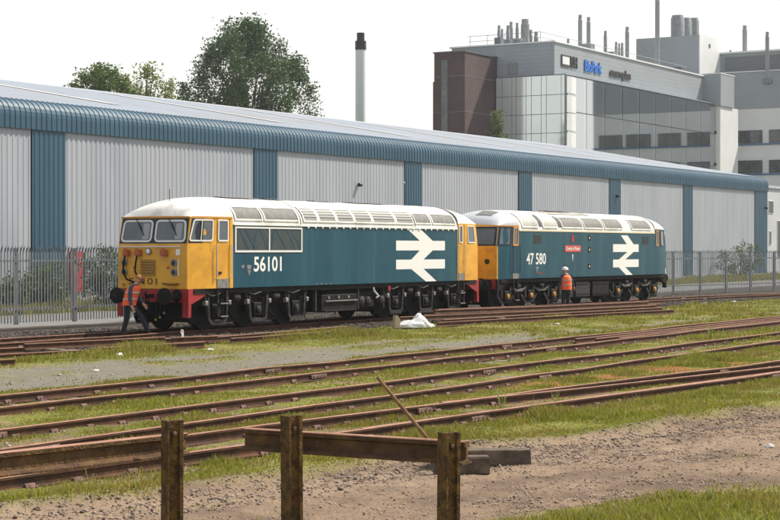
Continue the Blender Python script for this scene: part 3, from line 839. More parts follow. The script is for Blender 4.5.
def bush(label, x, y, h, r, seed, c0, c1):
    rs = np.random.default_rng(seed); t = thing('bush', label, 'bush', (x,y,-0.15), 0, 'bushes between the fence and the warehouse')
    st = MB()
    for k in range(9):
        a = k*0.7; e = Vector((r*0.7*math.cos(a), r*0.7*math.sin(a), h*rs.uniform(.5,.9))); st.tube([(0,0,0),e*0.5+Vector((0,0,.1)),e],[.04,.025,.01],5,cap=False)
    st.build('stems', m_bark, t)
    n = 46; cl = rs.normal(size=(n,3)); cl /= np.linalg.norm(cl,axis=1)[:,None]; cl *= (rs.random(n)**0.4)[:,None]
    cl = cl*np.array((r,r,h*0.5)) + np.array((0,0,h*0.5)); cl[:,2] = np.maximum(cl[:,2],0.15)
    cen = np.repeat(cl,60,0)+rs.normal(size=(n*60,3))*0.16
    V,F,C = leaves_mesh(cen,0.075,c0,c1); link('crown', raw_mesh('crown',V,F,m_leaf,C,4), t)
G0, G1 = (0.04,0.08,0.02), (0.13,0.17,0.055)
bush('leafy bush behind the fence in front of the teal pillar', 56.7,50.2,2.1,1.0,1,G0,G1)
bush('low bush behind the fence at the far left edge', 55.2,50.4,1.3,0.8,2,G0,G1)
bush('spreading bush behind the fence between the red panel and the yellow cab', 60.7,50.2,2.5,1.1,3,G0,G1)
bush('wide round bush behind the right hand fence', 143.5,50.5,3.3,2.4,5,G0,G1)
# ============================================================ LOCOMOTIVES
m_yel = M('warning yellow paint', (0.73,0.375,0.026), 0.42, 0, (0.56,0.26,0.02), 1.6, 0.05, 8, 0.45, c3=(0.50,0.24,0.03), scale3=2.5)
m_teal = M('rail blue paint', (0.0035,0.051,0.084), 0.40, 0, (0.007,0.073,0.112), 1.6, 0.22, 2.2, 0.28, streak=True, c3=(0.018,0.078,0.098), scale3=1.6)
m_wroof = M('white roof paint', (0.74,0.74,0.71), 0.5, 0, (0.62,0.61,0.57), 1.2, c3=(0.44,0.42,0.38), scale3=1.3)
m_groof = M('grey dome paint', (0.40,0.43,0.46), 0.5, 0, (0.46,0.48,0.50), 1.5)  # greyer tone for the front end of the far locomotive's roof
m_grille = M('grey roof mesh', (0.13,0.128,0.122), 0.7, 0, (0.19,0.187,0.178), 6)
m_gdark = M('dark side grille', (0.03,0.045,0.05), 0.6, 0, (0.05,0.065,0.07), 5)
m_redp = M('buffer beam red', (0.36,0.018,0.022), 0.55, 0, (0.24,0.02,0.02), 3)
m_under = M('oily underframe', (0.004,0.004,0.0045), 0.75, 0.0, (0.010,0.0095,0.009), 4, 0.3, 40, 0.2, c3=(0.022,0.019,0.017), scale3=4.5)
m_under2 = M('dusty underframe steel', (0.016,0.016,0.016), 0.65, 0.0, (0.06,0.056,0.052), 7, 0.3, 40, 0.3, lo=0.45, hi=0.72)
m_pale2 = M('worn bare metal', (0.26,0.25,0.235), 0.5, 0.1, (0.13,0.125,0.12), 8)
m_navy = M('dark windscreen surround', (0.012,0.016,0.028), 0.4)
m_cab_glass = M('cab glass', (0.035,0.05,0.07), 0.06, 0, (0.07,0.085,0.10), 1.6, spec=0.9)
m_frame = M('white window frame', (0.70,0.70,0.68), 0.5)
m_orange = M('orange lining', (0.60,0.26,0.05), 0.5)
m_cream = M('cream lining', (0.66,0.58,0.40), 0.5)
m_letter = M('white lettering', (0.76,0.76,0.74), 0.5)
m_axle = M('yellow axlebox', (0.52,0.24,0.02), 0.5, 0, (0.30,0.14,0.03), 10)
m_lens = M('lamp lens', (0.75,0.76,0.76), 0.15, 0, None, spec=0.8)

def rr(x0, x1, z0, z1, r, n=3, skl=0.0, skr=0.0):
    """rounded rectangle; skl/skr push the lower left / lower right corners outward (trapezoid)"""
    out = []
    for cx, cz, a0 in ((x1-r,z1-r,0),(x0+r,z1-r,90),(x0+r,z0+r,180),(x1-r,z0+r,270)):
        for k in range(n+1):
            a = R(a0+90*k/n); X, Z = cx+r*math.cos(a), cz+r*math.sin(a)
            t = (z1-Z)/(z1-z0); X += (-skl if X < (x0+x1)/2 else skr)*t
            out.append((X, Z))
    return out
def panel(outline, fmap, d, mat, name, parent, d0=None):
    mb = MB(); n = len(outline); v = [fmap(a,b,d) for a,b in outline]; f = [tuple(range(n))]
    if d0 is not None:
        v += [fmap(a,b,d0) for a,b in outline]; f += [(i,(i+1)%n,(i+1)%n+n,i+n) for i in range(n)]
    return mb.add(v, f).build(name, mat, parent)
def ring(outer, inner, fmap, d, d0, mat, name, parent):
    mb = MB(); n = len(outer)
    v = [fmap(a,b,d) for a,b in outer]+[fmap(a,b,d) for a,b in inner]+[fmap(a,b,d0) for a,b in outer]+[fmap(a,b,d0) for a,b in inner]
    f = []
    for i in range(n):
        j = (i+1)%n; f += [(i,j,j+n,i+n),(i,j,j+2*n,i+2*n),(i+n,j+n,j+3*n,i+3*n)]
    return mb.add(v, f).build(name, mat, parent)
def window(x0, x1, z0, z1, r, fw, fmap, parent, frame=None, skl=0, skr=0, glass=None, name='window'):
    o = rr(x0,x1,z0,z1,r,3,skl,skr); i_ = rr(x0+fw,x1-fw,z0+fw,z1-fw,max(r-fw,0.01),3,skl*0.9,skr*0.9)
    w = ring(o, i_, fmap, 0.022, -0.005, frame or m_frame, name, parent)
    panel(i_, fmap, 0.006, glass or m_cab_glass, 'pane', w)
    return w

class Shell:
    def __init__(s, L, cab, cabr, wmax, wend, tap, lean, H, Hend, zcb, zcc, domel):
        s.L, s.cab, s.cabr, s.wmax, s.wend, s.tap, s.lean, s.H, s.Hend, s.zcb, s.zcc, s.domel = L, cab, cabr, wmax, wend, tap, lean, H, Hend, zcb, zcc, domel
    def q(s, x): return min(x, s.L-x)
    def w(s, x): q = max(0, s.q(x)); return s.wmax - (s.wmax-s.wend)*max(0, 1-q/s.tap)**1.4
    def zc(s, x): return s.zcc if (x < s.cab-0.001 or x > s.L-s.cabr+0.001) else s.zcb
    def top(s, x):
        q = max(0, s.q(x)); t = max(0, 1-q/s.domel); return s.Hend + (s.H-s.Hend)*math.sqrt(max(0,1-t**2.2))
    def dx(s, x, z):
        k = s.lean*max(0, z-2.47)
        return k*max(0,1-x/1.6) - k*max(0,1-(s.L-x)/1.6)
    def side(s, x, z, d): return (x+s.dx(x,z), -(s.w(x)+d), z)
    def front(s, y, z, d): return (s.dx(0,z)-d, y, z)
    def roof(s, x, a, d):
        e = 0.9; w, zc, H = s.w(x), s.zc(x), s.top(x); ar = R(a)
        y = w*max(0,math.cos(ar))**e; z = zc+(H-zc)*max(0,math.sin(ar))**e
        n = Vector((y/w**2, (z-zc)/max(0.05,(H-zc))**2)).normalized()
        y += n.x*d; z += n.y*d
        return (x+s.dx(x,z), -y, z)
    def build(s, root, cab_mat, body_mat, front_mat, roof_mat, dome_mat=None, dome_x=0):
        L, c, cr = s.L, s.cab, s.cabr
        st = [0,.12,.28,.5,.75,1.05,1.35] + [x for x in (1.6,) if x < c-0.1] + [c-0.02, c]
        n = int((L-cr-c)/0.9); st += [c+(L-cr-c)*k/n for k in range(1,n)]
        st += [L-cr, L-cr+0.02] + [L-x for x in (1.35,1.05,.75,.5,.28,.12,0) if x < cr-0.1]
        zr = [1.245,1.6,2.0,2.47,2.8,3.0]; ar = [0,8,16,25,35,45,55,65,75,84,90]
        def sec(x):
            near = [s.side(x,z,0) for z in zr] + [s.roof(x,a,0) for a in ar]
            far = [(a,-b,z) for a,b,z in near[:-1]][::-1]
            return near+far
        S = [sec(x) for x in st]; m = len(S[0]); ns = len(zr)
        groups = {}
        def put(key, quad):
            groups.setdefault(key, MB()).add(quad, [tuple(range(len(quad)))])
        for i in range(len(st)-1):
            mid = (st[i]+st[i+1])/2
            for j in range(m-1):
                jj = j if j < m//2 else m-2-j
                if jj < ns: key = ('cab' if mid < c else ('rear_cab' if mid > L-cr else 'body')) + ('' if j < m//2 or c <= mid <= L-cr else '_far')
                else: key = 'dome' if (dome_mat and (mid < dome_x)) else 'roof'
                put(key, [S[i][j],S[i+1][j],S[i+1][j+1],S[i][j+1]])
        for e, Sx in (('cab_front',S[0]),('rear_cab_front',S[-1])):
            for j in range(m//2):
                put(e, [Sx[j],Sx[j+1],Sx[m-2-j],Sx[m-1-j]] if m-2-j > j+1 else [Sx[j],Sx[j+1],Sx[m-1-j]])
        mats = dict(cab_far=cab_mat, rear_cab_far=cab_mat, cab=cab_mat, rear_cab=cab_mat, body=body_mat, roof=roof_mat, dome=dome_mat, cab_front=front_mat, rear_cab_front=front_mat)
        nm = dict(cab_far='cab_side', rear_cab_far='cab_side', cab='cab_side', rear_cab='cab_side', body='body_shell', roof='roof', dome='roof_dome', cab_front='cab_front', rear_cab_front='cab_front')
        for k, mb in groups.items():
            me = mb.mesh(nm[k], mats[k], False)
            bm = bmesh.new(); bm.from_mesh(me); bmesh.ops.remove_doubles(bm, verts=bm.verts, dist=0.0008); bmesh.ops.recalc_face_normals(bm, faces=bm.faces); bm.to_mesh(me); bm.free()
            me.polygons.foreach_set('use_smooth', [True]*len(me.polygons)); me.set_sharp_from_angle(angle=R(35))
            link(nm[k], me, root)
        mb = MB(); mb.box(0.25, L-0.25, -s.wmax+0.06, s.wmax-0.06, 1.10, 1.245); mb.build('solebar', m_under, root)

def roof_patch(sh, x0, x1, a0, a1, d, mat, name, root, slats=0, smat=None, frame=None):
    N = 5; mb = MB(); v = []
    for i in range(N+1):
        a = a0+(a1-a0)*i/N; v += [sh.roof(x0,a,d), sh.roof(x1,a,d)]
    o = mb.add(v, [(2*i,2*i+1,2*i+3,2*i+2) for i in range(N)]).build(name, mat, root, fix=True)
    if frame:
        fb = MB(); fa = (a1-a0)*0.07; fx = 0.05
        for (p0,p1,b0,b1) in ((x0-fx,x1+fx,a0-fa,a0+fa*.3),(x0-fx,x1+fx,a1-fa*.3,a1+fa),(x0-fx,x0+fx*.5,a0,a1),(x1-fx*.5,x1+fx,a0,a1)):
            w = []
            for i in range(4):
                a = b0+(b1-b0)*i/3; w += [sh.roof(p0,a,d+0.02), sh.roof(p1,a,d+0.02)]
            fb.add(w, [(2*i,2*i+1,2*i+3,2*i+2) for i in range(3)])
        fb.build('grille_frame', frame, o)
    for k in range(slats):
        a = a0+(a1-a0)*(k+0.5)/slats; h = (a1-a0)/slats*0.24
        b = MB(); b.add([sh.roof(x0+.03,a-h,d+0.004),sh.roof(x1-.03,a-h,d+0.004),sh.roof(x1-.03,a+h,d+0.03),sh.roof(x0+.03,a+h,d+0.03)],[(0,1,2,3)]); b.build('slat', smat, o, fix=False)
    return o

def wheelset(root, x, r=0.56):
    for sg in (-1,1):
        mb = MB(); y = sg*0.75
        mb.lathe([(0.10,-0.03),(r*0.80,-0.02),(r*0.84,-0.055),(r,-0.06),(r,0.06),(r+0.03,0.065),(r+0.03,0.09),(r*0.84,0.09),(r*0.8,0.03),(0.10,0.03)], (0,0,0), 'y', 24)
        if sg > 0: mb.v = [(a,-b,c) for a,b,c in mb.v]
        mb.v = [(a+x, b+y, c+r) for a,b,c in mb.v]
        mb.build('wheel', m_under, root, smooth=True)
    mb = MB(); mb.tube([(x,-1.15,r),(x,1.15,r)], 0.09, 10); mb.build('axle', m_under, root)

def bogie(root, xs, style, seed):
    rs = random.Random(seed); B = bpy.data.objects.new('bogie', None); COL.objects.link(B); B.parent = root; B.location = (xs[1],0,0)
    x = [a-xs[1] for a in xs]
    for a in x: wheelset(B, a)
    lo, hi = min(x), max(x)
    for sg in (-1,1):
        mb = MB()
        if style == 56:
            pr = [(lo-0.75,0.86),(lo-0.55,0.72),(hi+0.55,0.72),(hi+0.75,0.86),(hi+0.75,1.02),(lo-0.75,1.02)]
        else:
            pr = [(lo-0.8,0.78)]
            for a in x: pr += [(a-0.62,0.50),(a-0.34,0.46),(a-0.30,0.86),(a+0.30,0.86),(a+0.34,0.46),(a+0.62,0.50)] if False else [(a-0.45,0.70),(a+0.45,0.70)]
            pr += [(hi+0.8,0.78),(hi+0.75,0.98),(lo-0.75,0.98)]
        mb.prism(pr, 1, sg*1.02, sg*1.10); mb.build('bogie_frame', m_under, B)
    for q in range(len(x)):                    # traction motors and inner frame fill the space between the wheels
        mb = MB(); mb.cbox(x[q]-0.1, x[q]+0.85 if q < len(x)-1 else x[q]+0.5, -0.62, 0.62, 0.22, 0.98, 0.12); mb.build('traction_motor', m_under, B)
    for sg in (-1,1):
        mb = MB(); mb.box(lo-0.7, hi+0.7, min(sg*0.86,sg*0.98), max(sg*0.86,sg*0.98), 0.80, 1.10); mb.build('inner_frame', m_under, B)
        for a in [x[0]-0.62] + [(x[q]+x[q+1])/2 for q in range(len(x)-1)] + [x[-1]+0.62]:
            mb = MB(); mb.prism([(a-0.50,1.05),(a+0.50,1.05),(a+0.44,0.42),(a+0.3,0.20),(a-0.3,0.20),(a-0.44,0.42)], 1, sg*0.94, sg*1.0); mb.build('brake_block_hanger', m_under, B)
    # near-side running gear, repeated per axle
    for k, a in enumerate(x):
        for sg in (-1, 1):
            y = sg*1.14
            mb = MB(); mb.cbox(a-0.19,a+0.19,min(y,y+sg*.14),max(y,y+sg*.14),0.36,0.78,0.03)
            box = mb.build('axlebox', m_under, B)
            mb = MB(); mb.lathe([(0.115,0),(0.115,0.05),(0.08,0.075)] if sg > 0 else [(0.115,0),(0.115,-0.05),(0.08,-0.075)], (a,y+sg*0.14,0.56), 'y', 14); mb.build('axlebox_cover', m_axle if style == 47 else m_under2, box, smooth=True)
            for q in (-0.36, 0.36):
                mb = MB()
                z = 0.50
                while z < 0.92: mb.lathe([(0.075,-0.018),(0.095,0),(0.075,0.018)], (a+q, y+sg*0.02, z), 'z', 9); z += 0.05
                mb.build('coil_spring', m_under2, B)
            if style == 56:
                mb = MB()      # U-shaped guard hanging under each axlebox, as a separate casting
                mb.prism([(a-0.50,1.0),(a-0.43,1.0),(a-0.38,0.36),(a-0.32,0.30),(a+0.32,0.30),(a+0.38,0.36),(a+0.43,1.0),(a+0.50,1.0),(a+0.46,0.32),(a+0.36,0.20),(a-0.36,0.20),(a-0.46,0.32)], 1, sg*1.26, sg*1.31)
                mb.build('axle_guard', m_under2, B)
                for q, t in ((-0.58,0.10),(0.58,-0.10)):
                    mb = MB(); mb.tube([(a+q,sg*1.24,1.08),(a+q+t*0.6,sg*1.26,0.80)],0.045,8); mb.tube([(a+q+t*0.6,sg*1.26,0.82),(a+q+t*1.6,sg*1.26,0.45)],0.06,8); mb.build('damper', m_under2, B, smooth=True)
                    mb = MB(); mb.cbox(a+q-0.06,a+q+0.06,min(sg*1.22,sg*1.34),max(sg*1.22,sg*1.34),0.74,0.88,0.02); mb.build('bracket', m_pale2, B)
                mb = MB(); mb.tube([(a-0.62,sg*1.3,1.10),(a-0.3,sg*1.33,1.02),(a+0.1,sg*1.33,1.09)],0.022,5); mb.build('hose', m_under2, B)
            else:
                mb = MB(); mb.prism([(a-0.75,0.62),(a-0.4,0.30),(a+0.4,0.30),(a+0.75,0.62),(a+0.62,0.64),(a+0.34,0.40),(a-0.34,0.40),(a-0.62,0.64)], 1, sg*1.12, sg*1.2); mb.build('spring_hanger', m_under2, B)
    for sg in (-1,1):
        if style == 47:
            for q in range(len(x)-1):
                m = (x[q]+x[q+1])/2
                mb = MB(); mb.cbox(m-0.55,m+0.55,min(sg*1.12,sg*1.22),max(sg*1.12,sg*1.22),0.78,0.86,0.01); mb.build('equalising_beam', m_pale2 if sg<0 and q==0 else m_under2, B)
                mb = MB(); mb.tube([(m-0.75,sg*1.2,0.95),(m-0.3,sg*1.22,0.74),(m+0.3,sg*1.22,0.74),(m+0.75,sg*1.2,0.95)],0.045,7); mb.build('brake_rod', m_under2, B)
        for q in range(len(x)-1):
            m = (x[q]+x[q+1])/2
            mb = MB(); mb.lathe([(0.11,-0.16),(0.13,-0.13),(0.13,0.13),(0.11,0.16)], (m, sg*1.17, 0.95), 'x', 12); mb.build('brake_cylinder', m_under2, B, smooth=True)
            mb = MB(); mb.tube([(m-0.05,sg*1.05,0.95),(m-0.1,sg*1.08,0.45),(m+0.2,sg*1.0,0.3)],0.035,6); mb.build('brake_lever', m_under, B)
        mb = MB(); mb.tube([(lo-0.55,sg*1.05,0.98),(lo-0.66,sg*0.95,0.55),(lo-0.62,sg*0.78,0.12)],0.025,6); mb.build('sand_pipe', m_under2, B)
        mb = MB(); mb.tube([(hi+0.55,sg*1.05,0.98),(hi+0.66,sg*0.95,0.55),(hi+0.62,sg*0.78,0.12)],0.025,6); mb.build('sand_pipe', m_under2, B)
    return B
def ladder(root, x, w=0.42):
    mb = MB()
    for q in (-w/2, w/2): mb.box(x+q-0.02,x+q+0.02,-1.40,-1.36,0.36,1.2)
    for z in (0.40,0.78): mb.box(x-w/2,x+w/2,-1.46,-1.34,z,z+0.035)
    mb.build('cab_ladder', m_under2, root)
    for z in (0.40,0.78):
        mb = MB(); mb.box(x-w/2+.03,x+w/2-.03,-1.475,-1.462,z,z+0.034); mb.build('step_edge', m_pale2, root)

def end_gear(root, sh, rear=False, leg=0.42, m_val=None):
    L = sh.L; X = (lambda a: L-a) if rear else (lambda a: a)
    def bx(mb, a0,a1,*r):
        p, q = X(a0), X(a1); return mb.box(min(p,q),max(p,q),*r)
    we = sh.wend
    mb = MB(); bx(mb,0.02,0.16,-we+0.03,we-0.03,0.86,1.243); mb.build('buffer_beam', m_redp, root)
    for sg in (-1,1):
        mb = MB(); pts = [(X(0.0),1.243),(X(1.25),1.243),(X(0.95),1.10),(X(0.5),0.92),(X(0.14),0.80),(X(0.12),leg),(X(0.0),leg)]
        mb.prism(pts, 1, sg*(we-0.02), sg*(we+0.045)); mb.build('side_valance', m_val or m_redp, root)
        mb = MB(); bx(mb,-0.02,0.02,min(sg*(we-0.16),sg*(we-0.02)),max(sg*(we-0.16),sg*(we-0.02)),leg,0.86); mb.build('guard_leg', m_val or m_redp, root)
        y = sg*0.87; z = 1.05; d = -1 if not rear else 1
        mb = MB(); mb.lathe([(0.19,0.0),(0.17,d*0.04),(0.13,d*0.08),(0.12,d*0.34),(0.09,d*0.36),(0.09,d*0.52)], (X(0.02),y,z),'x',16); b = mb.build('buffer', m_under, root, smooth=True)
        mb = MB(); mb.lathe([(0.10,d*0.50),(0.27,d*0.545),(0.275,d*0.575),(0.18,d*0.60),(0.02,d*0.605)], (0,0,0),'x',22)
        mb.v = [(a+X(0.02), b_*0.98+y, c*0.86+z) for a,b_,c in mb.v]; mb.build('buffer_head', m_under, b, smooth=True)
    # draw hook, screw coupling and hanging hoses
    d = -1 if not rear else 1
    mb = MB(); mb.tube([(X(0.0),0,1.04),(X(0)+d*0.26,0,1.03),(X(0)+d*0.34,0,1.11),(X(0)+d*0.26,0,1.17)],[.06,.05,.04,.02],7)
    h = mb.build('draw_hook', m_under, root, smooth=True)
    mb = MB(); mb.tube([(X(0)+d*0.24,-0.05,1.05),(X(0)+d*0.22,-0.05,0.75),(X(0)+d*0.2,0.05,0.72),(X(0)+d*0.22,0.05,1.05)],0.025,6); mb.tube([(X(0)+d*.2,0,.74),(X(0)+d*.16,0,.5)],0.035,6); mb.build('screw_coupling', m_under, h)
    for y, l in ((-0.45,0.55),(-0.3,0.62),(0.3,0.6),(0.5,0.5),(-0.6,0.42)):
        mb = MB(); mb.tube([(X(0)+d*0.02,y,0.98),(X(0)+d*0.16,y,0.94),(X(0)+d*0.2,y+0.02,0.98-l*0.7),(X(0)+d*0.15,y+0.06,0.98-l)],0.026,6); ho = mb.build('brake_hose', m_under, root, smooth=True)
        mb = MB(); mb.lathe([(0.035,0),(0.035,0.07)], (X(0)+d*0.15,y+0.06,0.94-l),'z',7); mb.build('hose_end', m_axle if l > 0.55 else m_pale2, ho)

def logo(sh, root, x0, x1, zt, zb, b1, b2, us):
    W_ = x1-x0; u = lambda a: x0+a*W_
    Q = [[(u(us[0]),zt),(u(us[1]),zt),(u(us[3]),b1[1]),(u(us[2]),b1[1])],
         [(x0,b1[0]),(x1,b1[0]),(x1,b1[1]),(x0,b1[1])],
         [(u(us[4]),b1[0]),(u(us[5]),b1[0]),(u(us[7]),b2[1]),(u(us[6]),b2[1])],
         [(x0,b2[0]),(x1,b2[0]),(x1,b2[1]),(x0,b2[1])],
         [(u(us[8]),b2[0]),(u(us[9]),b2[0]),(u(us[11]),zb),(u(us[10]),zb)]]
    mb = MB()
    for q in Q: mb.add([sh.side(a,b,0.004) for a,b in q],[(0,1,2,3)])
    mb.build('double_arrow_emblem', m_letter, root)
def side_text(sh, root, txt, x0, z0, h, width, mat, bold=0.0, name='number'):
    me = text_mesh(txt, h, mat, bold)
    o = link(name, me, root, (x0, -(sh.w(x0)+0.005), z0), (R(90),0,0)); o.scale = (width/me['w'],1,1)
    return o

# ---------------------------------------------------------------- front locomotive, 56101
L56 = thing('diesel_locomotive', 'teal diesel locomotive numbered 56101 with yellow cab and white roof, in front', 'locomotive', (41.12,32.29,0))
S1 = Shell(17.95, 2.08, 1.83, 1.39, 1.26, 1.3, 0.20, 3.97, 3.36, 3.13, 3.33, 2.5)
S1.build(L56, m_yel, m_teal, m_yel, m_wroof)
end_gear(L56, S1); end_gear(L56, S1, True)
x56 = [42.55-41.12, 44.65-41.12, 46.75-41.12]; bogie(L56, x56, 56, 1)
bogie(L56, [52.95-41.12, 55.05-41.12, 57.15-41.12], 56, 2)
ladder(L56, 1.55); ladder(L56, 16.4)
f1 = S1.front
# windscreens in a dark surround that runs round to the side windows
panel([(-1.235,2.56),(1.235,2.56),(1.215,3.29),(-1.215,3.29)], f1, 0.004, m_navy, 'windscreen_surround', L56)
panel([(0.02,2.57),(0.62,2.57),(0.62,3.29),(0.06,3.29)], S1.side, 0.004, m_navy, 'side_surround', L56)
for a, b, sl, sr in ((-1.14,-0.05,0.05,0.0),(0.05,1.14,0.0,0.05)):
    w = window(a, b, 2.60, 3.25, 0.13, 0.055, f1, L56, skl=sl, skr=sr, name='windscreen')
    mb = MB(); c = (a+b)/2
    mb.tube([f1(c+0.1,3.30,0.05), f1(c-0.12,2.98,0.04)], 0.012, 5); mb.tube([f1(c-0.02,3.12,0.035), f1(c-0.25,2.80,0.03)], 0.014, 5); mb.build('wiper', m_black, w)
    panel(rr(a+0.12,a+0.36,2.68,3.15,0.05), f1, 0.010, M('pale windscreen patch', (0.30,0.33,0.34), 0.4), 'pane_patch', w)  # paler rectangle laid on each windscreen pane
mb = MB(); mb.box(-0.03,0.03,-1.25,1.25,3.31,3.345); mb.v = [(a+S1.dx(0,3.33)-0.02,b,c) for a,b,c in mb.v]; mb.build('rain_strip', m_orange, L56)
mb = MB(); mb.add([S1.side(x,z,0.02) for x in (0.0,0.5,1.0,1.5,2.04) for z in (3.31,3.35)], [(2*i,2*i+2,2*i+3,2*i+1) for i in range(4)]); mb.build('rain_strip', m_orange, L56)
window(0.14, 1.06, 2.62, 3.27, 0.10, 0.045, S1.side, L56, skl=0.12, name='cab_side_window')
mb = MB(); mb.add([S1.side(0.50,z,0.03) for z in (2.66,3.23)]+[S1.side(0.53,z,0.03) for z in (2.66,3.23)],[(0,1,3,2)]); mb.build('window_bar', m_frame, L56, fix=False)
window(1.30, 1.83, 2.62, 3.27, 0.08, 0.045, S1.side, L56, name='door_window')
m_gap = M('door gap', (0.20,0.09,0.01), 0.7)
for xx in (1.24, 1.90):
    mb = MB(); mb.add([S1.side(xx,1.26,0.003),S1.side(xx+0.022,1.26,0.003),S1.side(xx+0.022,3.30,0.003),S1.side(xx,3.30,0.003)],[(0,1,2,3)]); mb.build('door_edge', m_gap, L56)
panel([(1.28,1.25),(1.87,1.25),(1.87,1.52),(1.28,1.52)], S1.side, 0.012, m_pale2, 'kick_plate', L56, -0.01)
for xx in (1.20,1.95):
    mb = MB(); mb.tube([S1.side(xx,1.55,0.01),S1.side(xx,1.56,0.07),S1.side(xx,2.5,0.07),S1.side(xx,2.51,0.01)],0.016,6); mb.build('handrail', m_frame, L56)
mb = MB(); mb.cbox(1.36,1.48,-1.42,-1.385,1.66,1.74,0.01); mb.build('door_handle', m_under2, L56)
# nose equipment
mb = MB(); mb.box(-0.03,0.0,-1.02,1.22,2.455,2.485); mb.build('nose_rail', m_frame, L56)
panel(rr(-0.12,0.42,1.60,2.10,0.03), f1, 0.018, M('nose grille', (0.42,0.22,0.03), 0.6, 0, (0.30,0.16,0.03), 12), 'nose_grille', L56, 0.0)
for z in (1.68,1.76,1.84,1.92,2.00):
    mb = MB(); mb.box(-0.03,-0.018,-0.10,0.40,z,z+0.03); mb.build('grille_slat', m_gap, L56)
for y in (-0.80, 1.02):
    for z in (2.00, 1.73):
        mb = MB(); mb.lathe([(0.105,0),(0.11,-0.035),(0.085,-0.045)], (0,y,z),'x',14); la = mb.build('marker_light', m_pale2, L56, smooth=True)
        mb = MB(); mb.lathe([(0.08,-0.042),(0.05,-0.055)], (0,y,z),'x',12); mb.build('lens', m_navy, la)
panel(rr(-1.01,-0.86,2.22,2.40,0.01), f1, 0.006, m_letter, 'label_plate', L56)
panel([(-0.965,1.62),(-0.93,1.62),(-0.93,2.1),(-0.965,2.1)], f1, 0.02, m_frame, 'lamp_iron', L56, 0)
mb = MB(); mb.lathe([(0.10,0),(0.10,-0.05),(0.08,-0.06)], (0,0.12,2.33),'x',14); la = mb.build('head_lamp', m_pale2, L56, smooth=True)
mb = MB(); mb.lathe([(0.075,-0.058),(0.04,-0.075)], (0,0.12,2.33),'x',12); mb.build('lens', m_lens, la)
m_jump = M('jumper orange', (0.42,0.10,0.03), 0.5)
for y in (0.92, 0.48, -0.46):
    mb = MB(); mb.cbox(-0.10,0.0,y-0.11,y+0.11,2.20,2.38,0.02); mb.cbox(-0.13,-0.10,y-0.07,y+0.05,2.22,2.42,0.02); mb.build('jumper_socket', m_jump, L56)
for y, e in ((0.95,0.75),(0.50,0.42)):
    mb = MB(); mb.tube([(-0.08,y,2.22),(-0.12,y+0.02,2.0),(-0.10,y+0.06,1.75),(-0.08,y-0.05,1.52),(-0.03,e-0.1,1.42)],0.028,6); mb.build('jumper_cable', m_under, L56, smooth=True)
for y, z in ((0.66,1.86),(-0.58,1.86),(1.05,1.36)):
    mb = MB(); mb.lathe([(0.035,0),(0.035,-0.04)], (0,y,z),'x',8); mb.build('knob', m_jump, L56)
me = text_mesh('56101', 0.18, m_gap, 0.006); o = link('number', me, L56, (-0.006,0.87,1.37), (R(90),0,R(-90))); o.scale = (1.05/me['w'],1,1)
mb = MB(); mb.tube([(-0.05,-0.42,1.40),(-0.07,-0.7,1.37),(-0.05,-0.98,1.39)],0.03,6); mb.build('grab_rail', m_gap, L56)
mb = MB(); mb.tube([(0.95,0.1,3.72),(0.95,0.1,4.18)],0.012,5); mb.build('aerial', m_under2, L56)
# body side
w = ring([(2.17,2.30),(5.80,2.30),(5.80,3.07),(2.17,3.07)], [(2.23,2.36),(5.74,2.36),(5.74,3.02),(2.23,3.02)], S1.side, 0.02, 0, m_frame, 'side_grille', L56)
panel([(2.23,2.36),(5.74,2.36),(5.74,3.02),(2.23,3.02)], S1.side, 0.004, m_gdark, 'mesh', w)
panel([(3.94,2.34),(4.00,2.34),(4.00,3.04),(3.94,3.04)], S1.side, 0.022, m_frame, 'grille_bar', w, 0.004)
for k, (xa, xb) in enumerate(((2.35,2.85),(2.65,3.2),(3.3,3.1),(3.4,3.9),(4.2,4.05),(4.3,4.9),(4.9,5.4),(5.15,5.7))):
    panel([(xa,3.02),(xa+0.05,3.02),(xb+0.05,2.36),(xb,2.36)], S1.side, 0.008, m_teal, 'brace', w)
side_text(S1, L56, '56101', 3.15, 1.73, 0.43, 1.50, m_letter, 0.012)
panel(rr(2.52,2.66,1.83,1.92,0.01), S1.side, 0.004, m_pale2, 'data_panel', L56); panel(rr(2.80,3.02,1.80,1.92,0.01), S1.side, 0.004, m_pale2, 'data_panel', L56)
panel([(2.82,1.77),(3.0,1.77),(2.91,1.58)], S1.side, 0.004, m_pale2, 'data_panel', L56)
for k in range(4): panel(rr(6.6+k*0.28,6.72+k*0.28,1.27,1.30,0.005), S1.side, 0.004, m_pale2, 'rating_mark', L56)
m_patch = M('paint bloom', (0.03,0.10,0.13), 0.6, 0, (0.05,0.13,0.16), 3)
for xx in (5.9, 8.0, 10.2, 12.6, 14.9):
    mb = MB(); mb.add([S1.side(xx,1.26,0.002),S1.side(xx+0.018,1.26,0.002),S1.side(xx+0.018,3.12,0.002),S1.side(xx,3.12,0.002)],[(0,1,2,3)]); mb.build('panel_seam', m_patch, L56)
logo(S1, L56, 52.79-41.12, 56.27-41.12, 3.125, 1.252, (2.35,2.69), (1.70,2.03), (.205,.473,.473,.741,.473,.741,.30,.55,.30,.55,.60,.82))
